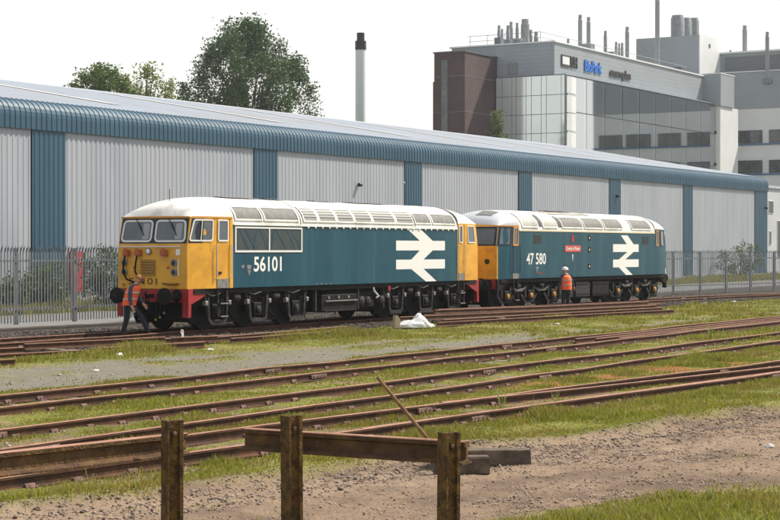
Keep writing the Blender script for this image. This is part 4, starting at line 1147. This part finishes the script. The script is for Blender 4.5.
# cantrail gutter, roof panels, grilles
mb = MB(); mb.box(2.1,16.1,-1.42,-1.39,3.11,3.145); mb.build('gutter', m_wroof, L56)
for xx in np.arange(6.1,16,0.42):
    mb = MB(); mb.box(xx,xx+0.07,-1.425,-1.39,3.06,3.11); mb.build('gutter_clip', m_wroof, L56)
roof_patch(S1, 2.22, 3.60, 9, 36, 0.012, m_grille, 'roof_grille', L56, frame=m_wroof); roof_patch(S1, 3.75, 5.60, 9, 36, 0.012, m_grille, 'roof_grille', L56, frame=m_wroof)
m_slat = M('louvre white', (0.52,0.52,0.50), 0.5); m_lback = M('louvre back', (0.07,0.075,0.09), 0.7)
gx_ = [5.85,6.75,7.85,8.95,10.1,11.65,12.9]
for i in range(6): roof_patch(S1, gx_[i]+0.08, gx_[i+1]-0.04, 9, 42, 0.012, m_lback, 'roof_louvre', L56, 5, m_slat, m_wroof)
roof_patch(S1, 13.02, 14.12, 10, 34, 0.012, m_grille, 'roof_grille', L56, frame=m_wroof); roof_patch(S1, 14.28, 15.95, 10, 34, 0.012, m_grille, 'roof_grille', L56, frame=m_wroof)
for a, b in ((3.0,4.9),(5.3,6.4),(8.2,8.7),(9.0,9.5),(10.4,13.0)): roof_patch(S1, a, b, 74, 106, 0.03, m_grille, 'roof_hatch', L56)
for xx in (2.14,5.72,12.98,16.08):
    mb = MB(); mb.add([S1.roof(xx+q,a,0.006) for a in range(2,180,8) for q in (0,0.05)],[(2*i,2*i+1,2*i+3,2*i+2) for i in range(22)]); mb.build('roof_seam', m_frame if xx < 3 else m_grille, L56)
# rear cab side
window(16.22,16.50, 2.62,3.27,0.06,0.04,S1.side,L56,name='door_window'); window(16.95,17.62,2.62,3.27,0.08,0.04,S1.side,L56,skr=0.08,name='cab_side_window')
panel([(16.20,1.25),(16.62,1.25),(16.62,1.52),(16.20,1.52)], S1.side, 0.012, m_pale2, 'kick_plate', L56, -0.01)
for xx in (16.15,16.66):
    mb = MB(); mb.add([S1.side(xx,1.26,0.003),S1.side(xx+0.022,1.26,0.003),S1.side(xx+0.022,3.30,0.003),S1.side(xx,3.30,0.003)],[(0,1,2,3)]); mb.build('door_edge', m_gap, L56)
    mb = MB(); mb.tube([S1.side(xx,1.6,0.01),S1.side(xx,1.6,0.07),S1.side(xx,2.5,0.07),S1.side(xx,2.5,0.01)],0.016,6); mb.build('handrail', m_frame, L56)
# fuel tank and equipment between the bogies
ft = MB(); ft.cbox(7.5,10.6,-1.15,1.15,0.34,1.08,0.12); tank = ft.build('fuel_tank', m_under, L56)
mb = MB(); mb.cbox(7.05,9.2,-1.33,-1.16,0.38,0.92,0.02); bb = mb.build('battery_box', m_under, L56)
mb = MB(); mb.box(7.2,9.15,-1.40,-1.335,0.70,0.735); mb.build('step_edge', m_pale2, L56); mb = MB(); mb.box(7.2,9.1,-1.36,-1.335,0.39,0.42); mb.build('step_edge', m_under2, L56)
for k in range(3):
    mb = MB(); mb.lathe([(0.05,-1.335),(0.05,-1.36)], (7.45+k*0.6,0,0.83),'y',8); mb.build('box_catch', m_pale2, L56)
mb = MB(); mb.tube([(7.0,-1.30,1.12),(10.3,-1.30,1.12)],0.03,6); mb.build('air_pipe', m_pale2, L56)
mb = MB(); mb.tube([(10.3,-1.3,1.12),(10.32,-1.33,0.98),(10.6,-1.34,0.80),(10.45,-1.34,0.76)],0.035,7); mb.build('filler_pipe', m_frame, L56)
for k, (xx, rr_) in enumerate(((9.6,0.17),(10.0,0.15),(10.9,0.16))):
    mb = MB(); mb.lathe([(rr_*0.7,-1.12),(rr_,-1.15),(rr_,-1.3),(rr_*0.6,-1.34)], (xx,0,0.66),'y',12); mb.build('air_valve', m_under2, L56, smooth=True)
mb = MB(); mb.box(11.15,11.27,-1.40,-1.36,0.98,1.14); mb.build('red_tag', m_redp, L56)
for xx in (6.75,9.35,11.0):
    mb = MB(); mb.box(xx,xx+0.08,-1.28,-1.18,0.4,1.1); mb.build('hanger', m_under2, L56)

# ---------------------------------------------------------------- far locomotive, 47 580
L47 = thing('diesel_locomotive', 'teal diesel locomotive numbered 47 580 with red nameplate, standing behind the front one', 'locomotive', (60.62,32.29,0))
S2 = Shell(17.3, 1.66, 1.74, 1.39, 1.24, 1.1, 0.24, 3.95, 3.34, 3.13, 3.30, 2.3)
S2.build(L47, m_teal, m_teal, m_yel, m_wroof, m_groof, 1.5)
end_gear(L47, S2, False, 0.5, m_under); end_gear(L47, S2, True, 0.6, m_under)
bogie(L47, [61.5-60.62, 63.55-60.62, 65.65-60.62], 47, 3); bogie(L47, [72.2-60.62, 74.3-60.62, 76.4-60.62], 47, 4)
f2 = S2.front
panel([(-1.22,2.52),(1.22,2.52),(1.2,3.26),(-1.2,3.26)], f2, 0.004, m_navy, 'windscreen_surround', L47)
for a, b in ((-1.16,-0.05),(0.05,1.16)): window(a,b,2.56,3.22,0.06,0.03,f2,L47,m_navy,name='windscreen')
for yy, z in ((-0.95,2.36),(0.95,2.36)): panel(rr(yy-0.14,yy+0.14,z-0.05,z+0.05,0.02), f2, 0.02, m_orange, 'nose_plate', L47, 0)
mb = MB(); mb.lathe([(0.10,0),(0.10,-0.04),(0.05,-0.05)], (0,-0.85,1.92),'x',12); mb.build('marker_light', m_black, L47)
panel([(0.015,1.25),(0.10,1.25),(0.10,2.50),(0.015,2.50)], S2.side, 0.004, m_yel, 'nose_wrap', L47)
window(0.12,0.92,2.56,3.24,0.05,0.03,S2.side,L47,m_navy,name='cab_side_window')
window(1.10,1.58,2.52,3.26,0.06,0.06,S2.side,L47,m_orange,name='door_window')
for xx in (1.04,1.62):
    mb = MB(); mb.add([S2.side(xx,1.26,0.003),S2.side(xx+0.022,1.26,0.003),S2.side(xx+0.022,3.28,0.003),S2.side(xx,3.28,0.003)],[(0,1,2,3)]); mb.build('door_edge', m_navy, L47)
    mb = MB(); mb.tube([S2.side(xx,1.5,0.01),S2.side(xx,1.5,0.07),S2.side(xx,2.5,0.07),S2.side(xx,2.5,0.01)],0.014,6); mb.build('handrail', m_under2, L47)
panel([(1.10,1.25),(1.62,1.25),(1.62,1.45),(1.10,1.45)], S2.side, 0.012, m_pale2, 'kick_plate', L47, -0.01)
for (a,b) in ((0.02,1.64),(1.66,15.56)):
    zc = 3.30 if a < 1 else 3.13
    mb = MB(); xs = np.linspace(a,b,8); mb.add([S2.side(x,z,0.015) for x in xs for z in (zc-0.03,zc+0.02)],[(2*i,2*i+2,2*i+3,2*i+1) for i in range(7)]); mb.build('cantrail_stripe', m_orange if a < 1 else m_cream, L47)
side_text(S2, L47, '47 580', 62.93-60.62, 1.80, 0.43, 1.76, m_letter, 0.010)
panel(rr(3.15,3.40,1.58,1.70,0.01), S2.side, 0.004, m_pale2, 'data_panel', L47); panel([(3.2,1.55),(3.35,1.55),(3.27,1.40)], S2.side, 0.004, m_pale2, 'data_panel', L47); panel(rr(3.3,3.8,1.42,1.46,0.01), S2.side, 0.004, m_redp, 'data_panel', L47)
npl = panel(rr(5.85,7.42,2.28,2.55,0.01), S2.side, 0.015, M('nameplate red', (0.55,0.06,0.06), 0.4), 'nameplate', L47, 0)
me = text_mesh('County of Essex', 0.14, m_letter, 0.004); o = link('lettering', me, npl, (5.95,-1.409,2.36), (R(90),0,0)); o.scale = (1.36/me['w'],1,1)
panel([(6.5,2.68),(6.74,2.68),(6.76,2.80),(6.70,2.98),(6.54,2.98),(6.48,2.80)], S2.side, 0.012, m_redp, 'crest', L47, 0)
panel([(6.58,2.18),(6.68,2.18),(6.64,1.90),(6.62,1.90)], S2.side, 0.006, m_letter, 'emblem', L47)
for (xx,z) in ((8.2,2.86),(8.2,2.36),(8.2,1.66)): 
    panel(rr(xx,xx+0.22,z-0.10,z+0.12,0.02), S2.side, 0.012, m_under, 'grab_recess', L47, 0)
    panel(rr(xx+0.06,xx+0.14,z-0.04,z+0.06,0.02), S2.side, 0.016, m_cream, 'catch', L47)
for xx in (2.95, 14.1): 
    g = panel(rr(xx,xx+0.72,2.60,2.98,0.02), S2.side, 0.008, m_gdark, 'side_vent', L47, 0)
    for z in (2.66,2.74,2.82,2.90): panel([(xx+.04,z),(xx+.68,z),(xx+.68,z+.04),(xx+.04,z+.04)], S2.side, 0.018, m_under2, 'vent_slat', g)
for xx in (5.0,9.0,10.9,12.9):
    mb = MB(); mb.add([S2.side(xx,1.26,0.002),S2.side(xx+0.018,1.26,0.002),S2.side(xx+0.018,3.10,0.002),S2.side(xx,3.10,0.002)],[(0,1,2,3)]); mb.build('panel_seam', m_patch, L47)
logo(S2, L47, 71.42-60.62, 74.28-60.62, 3.0, 1.255, (2.27,2.61), (1.60,1.94), (.30,.56,.53,.80,.55,.80,.22,.47,.22,.47,.50,.76))
for (a,b) in ((1.95,3.35),(3.85,5.15)): roof_patch(S2, a, b, 9, 52, 0.012, m_slat, 'roof_louvre', L47, 8, m_wroof, m_wroof)
for xx in (3.42,5.22): roof_patch(S2, xx, xx+0.33, 9, 46, 0.010, m_gdark, 'roof_recess', L47)
for (a,b) in ((5.65,7.65),(7.85,9.75),(9.95,11.85),(12.9,15.1)): roof_patch(S2, a, b, 9, 40, 0.012, m_grille, 'roof_grille', L47, 0, None, m_wroof)
m_grime = M('exhaust grime', (0.26,0.245,0.22), 0.8, 0, (0.42,0.40,0.37), 2)
roof_patch(S2, 5.3, 9.6, 55, 125, 0.02, m_grime, 'exhaust_panel', L47); roof_patch(S2, 6.2, 8.6, 74, 106, 0.05, m_gdark, 'exhaust_fan', L47)
mb = MB(); mb.add([S2.roof(1.5+q,a,0.006) for a in range(2,180,8) for q in (0,0.05)],[(2*i,2*i+1,2*i+3,2*i+2) for i in range(22)]); mb.build('roof_seam', m_wroof, L47)
roof_patch(S2, 0.45, 1.15, 62, 118, 0.02, m_grille, 'horn_cover', L47)
window(15.70,16.02,2.54,3.25,0.05,0.05,S2.side,L47,m_orange,name='door_window'); window(16.3,16.95,2.54,3.24,0.05,0.03,S2.side,L47,m_navy,name='cab_side_window')
panel([(17.16,1.25),(17.28,1.25),(17.28,3.2),(17.2,3.2)], S2.side, 0.004, m_cream, 'nose_wrap', L47)
for a, b, m in ((5.6,6.9,m_under2),(7.2,8.6,m_under2),(8.9,10.6,m_under)):
    mb = MB(); mb.cbox(a,b,-1.28,-0.4,0.36,1.06,0.06); t = mb.build('equipment_box', m, L47)
    mb = MB(); mb.box(a+0.1,b-0.1,-1.30,-1.282,0.5,0.53); mb.box(a+0.1,b-0.1,-1.30,-1.282,0.92,0.95); mb.build('box_rib', m_under, t)
mb = MB(); mb.cbox(6.0,10.2,-0.38,1.2,0.3,1.06,0.1); mb.build('fuel_tank', m_under, L47)
ladder(L47, 1.4, 0.36)
# ============================================================ PEOPLE
m_vest = M('hi-vis orange', (0.97,0.16,0.035), 0.7, 0, (0.88,0.12,0.03), 9)
m_trou = M('dark trousers', (0.018,0.02,0.026), 0.9); m_shirt = M('navy shirt', (0.035,0.05,0.085), 0.9, 0, (0.05,0.065,0.10), 8)
m_skin = M('skin', (0.50,0.28,0.20), 0.6); m_boot = M('boots', (0.015,0.014,0.013), 0.6)
m_hair = M('reddish hair', (0.36,0.15,0.05), 0.8, 0, (0.26,0.10,0.03), 30); m_band = M('reflective band', (0.42,0.42,0.40), 0.4)
def person(label, loc, rz, J, hips_z=0.94, hat=None, hair=None, stripes=True):
    """J: joint name -> (x forward, y left, z); one skinned body"""
    root = thing('person', label, 'person', loc, rz)
    names = list(J); idx = {n: i for i, n in enumerate(names)}
    rad = dict(pelvis=.16, waist=.14, chest=.165, neck=.055, headb=.075, head=.10, headt=.075,
               shoL=.075, shoR=.075, elbL=.06, elbR=.06, wriL=.042, wriR=.042, palL=.036, palR=.036,
               hipL=.12, hipR=.12, kneL=.085, kneR=.085, ankL=.065, ankR=.065, toeL=.042, toeR=.042)
    E = [('pelvis','waist'),('waist','chest'),('chest','neck'),('neck','headb'),('headb','head'),('head','headt')]
    for s in 'LR':
        E += [('chest','sho'+s),('sho'+s,'elb'+s),('elb'+s,'wri'+s),('wri'+s,'pal'+s),('pelvis','hip'+s),('hip'+s,'kne'+s),('kne'+s,'ank'+s),('ank'+s,'toe'+s)]
        p = Vector(J['pal'+s]); w = Vector(J['wri'+s]); d = (p-w).normalized(); side = d.cross(Vector((0,1,0))).normalized()
        for q in range(4):
            n1 = f'f{s}{q}a'; n2 = f'f{s}{q}b'; off = side*(q-1.5)*0.021; ln = (0.062,0.075,0.07,0.055)[q]
            J[n1] = tuple(p+off+d*0.045); J[n2] = tuple(p+off+d*(0.045+ln)+Vector((0.02,0,0)))
            for n_ in (n1,n2): rad[n_] = 0.0095
            E += [('pal'+s,n1),(n1,n2)]
        n1 = f't{s}a'; J[n1] = tuple(p - d*0.02 + side*0.055); J[f't{s}b'] = tuple(p + d*0.035 + side*0.075); rad[n1] = rad[f't{s}b'] = 0.0105
        E += [('pal'+s,n1),(n1,f't{s}b')]
    names = list(J); idx = {n: i for i, n in enumerate(names)}
    me = bpy.data.meshes.new('body'); me.from_pydata([J[n] for n in names], [(idx[a],idx[b]) for a,b in E], [])
    tmp = bpy.data.objects.new('tmp', me); COL.objects.link(tmp)
    sk = tmp.modifiers.new('s','SKIN'); ss = tmp.modifiers.new('u','SUBSURF'); ss.levels = ss.render_levels = 2
    for n in names:
        sv = me.skin_vertices[0].data[idx[n]]; r_ = rad[n]
        sv.radius = (r_, r_); sv.use_root = (n == 'pelvis')
    for n in ('chest','waist','pelvis'): me.skin_vertices[0].data[idx[n]].radius = (rad[n]*1.1, rad[n]*0.8)
    dg = bpy.context.evaluated_depsgraph_get(); bm_ = bpy.data.meshes.new_from_object(tmp.evaluated_get(dg))
    bpy.data.objects.remove(tmp)
    bm_.materials.clear()
    for m in (m_shirt, m_trou, m_skin, m_boot): bm_.materials.append(m)
    nz = J['neck'][2]; hand = [Vector(J['pal'+s]) for s in 'LR']
    for p in bm_.polygons:
        c = p.center; mi = 0
        if min((c-h).length for h in hand) < 0.12 : mi = 2
        elif c.z > nz-0.01 and (c-Vector(J['head'])).length < 0.26: mi = 2
        elif c.z < 0.13: mi = 3
        elif c.z < hips_z: mi = 1
        p.material_index = mi; p.use_smooth = True
    body = link('body', bm_, root)
    # vest as a sleeveless shell round the trunk
    pv, ws, chs, nk = (Vector(J[k]) for k in ('pelvis','waist','chest','neck'))
    ax = [pv+Vector((0,0,-0.06)), pv.lerp(ws,0.5), ws, ws.lerp(chs,0.6), chs, chs.lerp(nk,0.45), chs.lerp(nk,0.72)]
    rx = [(.195,.24),(.195,.235),(.195,.235),(.20,.24),(.195,.24),(.165,.21),(.10,.13)]
    mb = MB(); n = 20; v = []
    for c, (a,b) in zip(ax, rx):
        for k in range(n):
            t = 2*math.pi*k/n; wob = 1+0.05*math.sin(5*t+c.z*17)+0.03*math.sin(9*t-c.z*31)
            v.append((c.x+a*math.cos(t)*wob, c.y+b*math.sin(t)*wob, c.z))
    f = [(i*n+k,i*n+(k+1)%n,(i+1)*n+(k+1)%n,(i+1)*n+k) for i in range(len(ax)-1) for k in range(n)]
    vs = mb.add(v,f).build('hi_vis_vest', m_vest, root, smooth=True)
    for (i, t) in ((1,0.5),(3,0.1)):
        mb = MB(); v = []
        for dz in (-0.02, 0.02):
            c = ax[i].lerp(ax[i+1], t); a = rx[i][0]+.012; b = rx[i][1]+.012
            for k in range(n): th = 2*math.pi*k/n; v.append((c.x+a*math.cos(th), c.y+b*math.sin(th), c.z+dz))
        mb.add(v,[(k,(k+1)%n,(k+1)%n+n,k+n) for k in range(n)]).build('reflective_band', m_band, vs, smooth=True)
    hd = Vector(J['head']); up = (Vector(J['headt'])-Vector(J['headb'])).normalized(); fw = Vector((1,0,0)); fw = (fw-up*fw.dot(up)).normalized(); lf = up.cross(fw)
    def HP(a,b,c): return tuple(hd+fw*a+lf*b+up*c)
    mb = MB(); mb.add([HP(.095,-.016,-.02),HP(.095,.016,-.02),HP(.125,0,-.025),HP(.095,0,.03)],[(0,1,2),(1,3,2),(3,0,2)]); mb.build('nose', m_skin, root)
    for sg in (-1,1):
        mb = MB(); mb.lathe([(.012,-.01),(.012,.01)], (0,0,0),'x',8); mb.v = [HP(.093+a,sg*.034+b,.015+c) for a,b,c in mb.v]; mb.build('eye', m_black, root)
        mb = MB(); mb.lathe([(.01,-.012),(.032,-.006),(.032,.006),(.01,.012)], (0,0,0),'y',9); mb.v = [HP(a-.005,sg*.098+b,c) for a,b,c in mb.v]; mb.build('ear', m_skin, root)
    mb = MB(); mb.box(.088,.096,-.028,.028,-.062,-.052); mb.v = [HP(*p) for p in mb.v]; mb.build('mouth', M('lips',(0.35,0.14,0.11),0.6), root)
    def cap(r_, z0, nm, mat, brim=0.0, sx=1.0):
        mb = MB(); v = []; rows = 6; n = 18
        for i in range(rows+1):
            a = R(90*i/rows); 
            for k in range(n):
                t = 2*math.pi*k/n; q = r_*math.cos(a)*(1+(0.03*math.sin(7*t+i) if not brim else 0))
                lowc = z0 - (0.05*max(0,-math.cos(t)) if not brim and i == 0 else 0)
                v.append(HP(q*math.cos(t)*sx-0.008, q*math.sin(t), lowc+r_*math.sin(a)*0.92))
        f = [(i*n+k,i*n+(k+1)%n,(i+1)*n+(k+1)%n,(i+1)*n+k) for i in range(rows) for k in range(n)]
        mb.add(v,f); o = mb.build(nm, mat, root, smooth=True)
        if brim:
            mb = MB(); mb.add([HP((r_+e)*math.cos(2*math.pi*k/n)*sx-0.008,(r_+e)*math.sin(2*math.pi*k/n),z0-d_) for e,d_ in ((0,0),(brim,0.012)) for k in range(n)],[(k,(k+1)%n,(k+1)%n+n,k+n) for k in range(n)]); mb.build('brim', mat, o)
    if hair: cap(0.118, 0.022, 'hair', m_hair)
    if hat: cap(0.135, 0.015, 'safety_helmet', m_white, 0.03, 1.12)
    return root
person('man in orange vest with bare reddish hair bending at the front buffers', (40.0,32.25,-0.10), R(-72), dict(
    pelvis=(0,0,0.95), waist=(.05,0,1.12), chest=(.13,0,1.34), neck=(.22,0,1.50), headb=(.26,0,1.56), head=(.31,0,1.64), headt=(.34,0,1.73),
    shoL=(.13,.19,1.40), shoR=(.13,-.19,1.40), elbL=(.22,.24,1.12), elbR=(.12,-.25,1.10), wriL=(.36,.2,.92), wriR=(.18,-.26,.86), palL=(.42,.17,.86), palR=(.21,-.26,.79),
    hipL=(.01,.09,.90), hipR=(-.01,-.09,.90), kneL=(.34,.11,.54), kneR=(-.03,-.10,.50), ankL=(.56,.12,.09), ankR=(-.16,-.10,.09), toeL=(.74,.14,.04), toeR=(.02,-.12,.04)), 0.88, hair=True)
person('man in orange vest and white helmet seen from behind beside the far locomotive', (65.0,30.15,-0.12), R(62), dict(
    pelvis=(0,0,0.95), waist=(.0,0,1.13), chest=(.02,0,1.36), neck=(.05,0,1.53), headb=(.07,0,1.59), head=(.09,0,1.67), headt=(.09,0,1.76),
    shoL=(.02,.20,1.43), shoR=(.02,-.20,1.43), elbL=(.0,.31,1.17), elbR=(.02,-.33,1.18), wriL=(.16,.33,.98), wriR=(.10,-.46,.98), palL=(.22,.33,.93), palR=(.12,-.50,.91),
    hipL=(0,.10,.90), hipR=(0,-.10,.90), kneL=(.02,.12,.50), kneR=(.05,-.12,.50), ankL=(-.02,.13,.09), ankR=(0,-.14,.09), toeL=(.14,.16,.04), toeR=(.16,-.17,.04)), 0.88, hat=True)

# ============================================================ BARRIERS OF OLD RAIL IN FRONT
BIG = [(a*1.0, b) for a, b in RAIL]
def post(parent, x, y, ztop, rz, lean):
    """upright rail: section in plan, standing in the ground"""
    pr = [((b+0.078)*0.86, a*0.82) for a, b in RAIL]; mb = MB()
    mb.prism(pr, 2, -0.35, ztop)
    o = mb.build('post', m_post, parent); o.location = (x, y, 0); o.rotation_euler = (lean, lean*0.4, rz)
    me_ = o.data
    for (q, z) in ((0.0, ztop-0.09),):
        b = MB(); b.lathe([(0.016,0.010),(0.016,0.025),(0.009,0.03)], (0,0,0), 'y', 7); b.v = [(a_+0.0, -b_, c_+z) for a_,b_,c_ in b.v]; b.build('bolt', m_chair, o)
    return o
def beam(parent, p0, p1):
    me_ = rail_mesh([p0, Vector(p0).lerp(Vector(p1), 0.5), p1], 'beam', mats=(m_beam, m_rust_lit))
    return link('beam', me_, parent)
b1 = thing('rail_barrier', 'rusty barrier beam on a single rail post at lower left', 'barrier', (0,0,0))
beam(b1, (7.2,8.18,1.10), (10.12,7.66,1.10)); post(b1, 9.80, 7.52, 1.22, R(-28), 0.006)
b2 = thing('rail_barrier', 'rusty barrier of two lichened rail posts with a cross beam, lower middle', 'barrier', (0,0,0))
beam(b2, (10.60,7.47,1.10), (10.62,5.66,1.10)); post(b2, 10.42, 6.93, 1.23, R(-22), -0.008); post(b2, 10.48, 5.72, 1.17, R(-26), 0.008)
# ============================================================ SMALL THINGS
def baulk(name, label, p0, p1, w, h, z):
    d = Vector((p1[0]-p0[0], p1[1]-p0[1])); mb = MB(); mb.cbox(0, d.length, -w/2, w/2, 0, h, 0.015)
    mb.v = [(a+random.uniform(-.01,.01), b+random.uniform(-.008,.008), c+random.uniform(-.006,.006)) for a,b,c in mb.v]
    return tag(link(name, mb.mesh(name, m_baulk), None, (p0[0],p0[1],z), (0,0,math.atan2(d.y,d.x))), label, 'timber')
baulk('timber_baulk', 'short dark timber baulk beside the right hand post', (17.98,10.02), (18.35,9.50), 0.25, 0.20, -0.2)
baulk('timber_baulk', 'longer dark timber baulk on the dirt beyond the right hand post', (18.62,10.4), (19.28,9.43), 0.26, 0.20, -0.2)
# leaning iron bar
mb = MB(); p0, p1 = Vector((20.5,11.5,-0.12)), Vector((19.98,11.98,0.725))
mb.tube([p0, p0.lerp(p1,0.5), p1], [0.026,0.026,0.024], 7); mb.v = [tuple(Vector(v)-p0) for v in mb.v]
m_bar = M('rusty bar', (0.28,0.17,0.08), 0.8, 0.1, (0.17,0.09,0.05), 8)
tag(link('iron_bar', mb.mesh('iron_bar', m_bar, True), None, p0), 'thin rusty iron bar leaning across the nearest track', 'bar')
# white sack
m_bag = M('white plastic sack', (0.74,0.75,0.76), 0.45, 0, (0.62,0.63,0.64), 5, 0.3, 9, 0.5); m_cardb = M('brown end', (0.45,0.36,0.24), 0.8)
bg = thing('plastic_sack', 'crumpled white plastic sack lying on the grass by the rails', 'sack', (49.5,28.25,-0.12), R(-35))
bm = bmesh.new(); bmesh.ops.create_icosphere(bm, subdivisions=4, radius=1)
for v in bm.verts:
    x, y, z = v.co
    top = 0.15+0.22*max(0,1-abs(x-0.22)/0.42)+0.06*math.exp(-((x+0.5)/0.3)**2)
    nn = 0.10*abs(math.sin(6*x+3*z+2*y))+0.09*abs(math.sin(9*y+4*z+5*x))+0.05*abs(math.sin(17*x-9*y))-0.12
    v.co = (x*0.66*(1+nn*0.3), y*0.36*(1-0.25*max(0,x))*(1+nn), (max(z,-0.35)+0.35)*top*(1+nn*2.0)*0.84)
me_ = bpy.data.meshes.new('sack'); bm.to_mesh(me_); bm.free(); me_.materials.append(m_bag); me_.polygons.foreach_set('use_smooth',[True]*len(me_.polygons)); link('sack', me_, bg)
mb = MB(); mb.prism([(-0.78,0),(-0.60,0),(-0.58,0.26),(-0.66,0.40),(-0.74,0.42)],1,-0.10,0.10); mb.build('cardboard_flap', m_cardb, bg)
# white point lever head by the cab
lv = thing('point_lever', 'small white hooped lever standing by the rails below the yellow cab', 'lever', (38.6,29.3,-0.1)); lv.scale = (0.62,0.62,0.62)
mb = MB(); mb.tube([(0,0,0),(0,0,0.30),(-0.05,0.02,0.42),(-0.02,0.03,0.50),(0.06,0.0,0.47),(0.07,0,0.36),(0.06,0,0.05)],0.032,7); mb.build('handle', m_white, lv, smooth=True)
mb = MB(); mb.cbox(-0.12,0.16,-0.08,0.08,-0.05,0.06,0.02); mb.build('base', m_under2, lv)
# litter
LIT = [(29.4,24.6,.10,'white scrap of litter on the gravel path at far left'),(31.0,21.3,.12,'crumpled white litter beside the track at left'),(33.0,26.9,.16,'flat pale litter on the grass below the loose rails'),
       (36.2,26.6,.14,'white paper scrap on the grass below the cab'),(54.3,25.5,.14,'white plastic cup shaped litter on the grass right of the sack'),(77.3,28.9,.2,'white litter on the grass right of the far locomotive'),
       (87.6,28.3,.26,'white litter on the grass at the right edge'),(81.5,29.0,.24,'pale litter lump between grass tufts near the fence'),(22.7,7.6,.10,'small white paper scrap on the dirt track at right'),
       (19.35,12.8,.07,'little white stone chip by the barrier end'),(15.9,13.1,.09,'pale broken stone between the nearest rails')]
for k, (x, y, s, lab) in enumerate(LIT):
    s *= 0.6
    bm = bmesh.new(); bmesh.ops.create_icosphere(bm, subdivisions=2, radius=1); rs = random.Random(k)
    ph = [rs.uniform(0,6) for _ in range(4)]
    for v in bm.verts:
        q = 1+0.35*math.sin(4*v.co.x+ph[0])*math.sin(5*v.co.y+ph[1])+0.2*math.sin(9*v.co.z+ph[2]); v.co = (v.co.x*s*q, v.co.y*s*0.7*q, v.co.z*s*0.45*q+s*0.3)
    me_ = bpy.data.meshes.new('litter'); bm.to_mesh(me_); bm.free(); me_.materials.append(m_white)
    tag(link('litter', me_, None, (x,y,float(zat(x,y))), (0,0,k)), lab, 'litter', 'scraps of litter about the yard')
# weed at the lower left corner, with white flowers
def weed(label, x, y, h, n, seed, flowers=0, name='weed', cc=((0.13,0.20,0.03),(0.28,0.32,0.05))):
    rs = random.Random(seed); t = thing(name, label, 'plant', (x,y,float(zat(x,y))-0.02))
    st = MB(); lf = MB()
    for k in range(n):
        a = rs.uniform(0,6.28); l = h*rs.uniform(0.6,1.0); e = Vector((math.cos(a)*l*0.25, math.sin(a)*l*0.25, l))
        st.tube([(0,0,0),e*0.5+Vector((0,0,l*0.05)),e],[.005,.004,.002],5)
        for q in range(9):
            tt = 0.2+0.8*q/9; p = e*tt; b = rs.uniform(0,6.28); s = h*0.11*rs.uniform(.7,1.3)*(1.2-tt*0.6)
            d = Vector((math.cos(b),math.sin(b),rs.uniform(-.1,.7))).normalized(); w = d.cross(Vector((0,0,1))).normalized()*s*0.35
            lf.add([p,p+d*s*0.5+w,p+d*s,p+d*s*0.5-w],[(0,1,2,3)])
    st.build('stem', m_wstem, t); lf.build('leaf', m_wleaf, t, fix=False)
    for q in range(flowers):
        fb = MB(); c = Vector((rs.uniform(-.04,.04), rs.uniform(-.04,.04), h*(0.62+0.2*q)))
        for k in range(6):
            a = k*1.047; fb.add([c,c+Vector((math.cos(a-.4),math.sin(a-.4),.3))*0.035,c+Vector((math.cos(a),math.sin(a),.3))*0.05,c+Vector((math.cos(a+.4),math.sin(a+.4),.3))*0.035],[(0,1,2,3)])
        fb.build('flower', m_white, t, fix=False)
m_wstem = M('weed stem', (0.26,0.29,0.08), 0.7); m_wleaf = M('weed leaf', (0.26,0.33,0.06), 0.6, 0, (0.38,0.40,0.10), 12, trans=0.3)
weed('yellow green weed with white flowers in the lower left corner', 10.0, 9.05, 0.62, 5, 3, 2)
weed('low leafy weed in the foreground grass at lower right', 15.6, 6.95, 0.16, 14, 5); weed('spreading leafy weed in the foreground grass right of the first', 17.4, 6.45, 0.2, 18, 6)
weed('leafy weed near the right edge of the foreground grass', 18.4, 5.95, 0.2, 16, 7)
weed('tall pale weed between the rails behind the dirt track', 24.6, 12.5, 0.4, 8, 8); weed('pale weed tuft beside the switch rails', 25.9, 12.2, 0.34, 8, 9)
weed('pale weed growing by the far check rails', 47.5, 17.6, 0.55, 9, 10); weed('tall weed by the far check rails toward the right', 54, 17.6, 0.5, 9, 11)
weed('thin dry stalk standing in the grass behind the left barrier', 14.6, 12.3, 0.3, 2, 12)

# ============================================================ HAZE
mb = MB(); mb.box(-40,420,-120,420,-1.6,44)
hz = mb.build('haze', M('haze shell', (1,1,1))); hz.data.materials.clear()
mh = bpy.data.materials.new('haze'); mh.use_nodes = True; nn_ = mh.node_tree.nodes; nn_.remove(nn_['Principled BSDF'])
pv_ = nn_.new('ShaderNodeVolumePrincipled'); pv_.inputs['Density'].default_value = HAZE; pv_.inputs['Color'].default_value = (0.93,0.96,1.0,1); pv_.inputs['Anisotropy'].default_value = 0.3
mh.node_tree.links.new(pv_.outputs[0], nn_['Material Output'].inputs['Volume']); hz.data.materials.append(mh); stuff(hz)
hz['label'] = 'thin pale summer haze over the yard'; hz['category'] = 'haze'
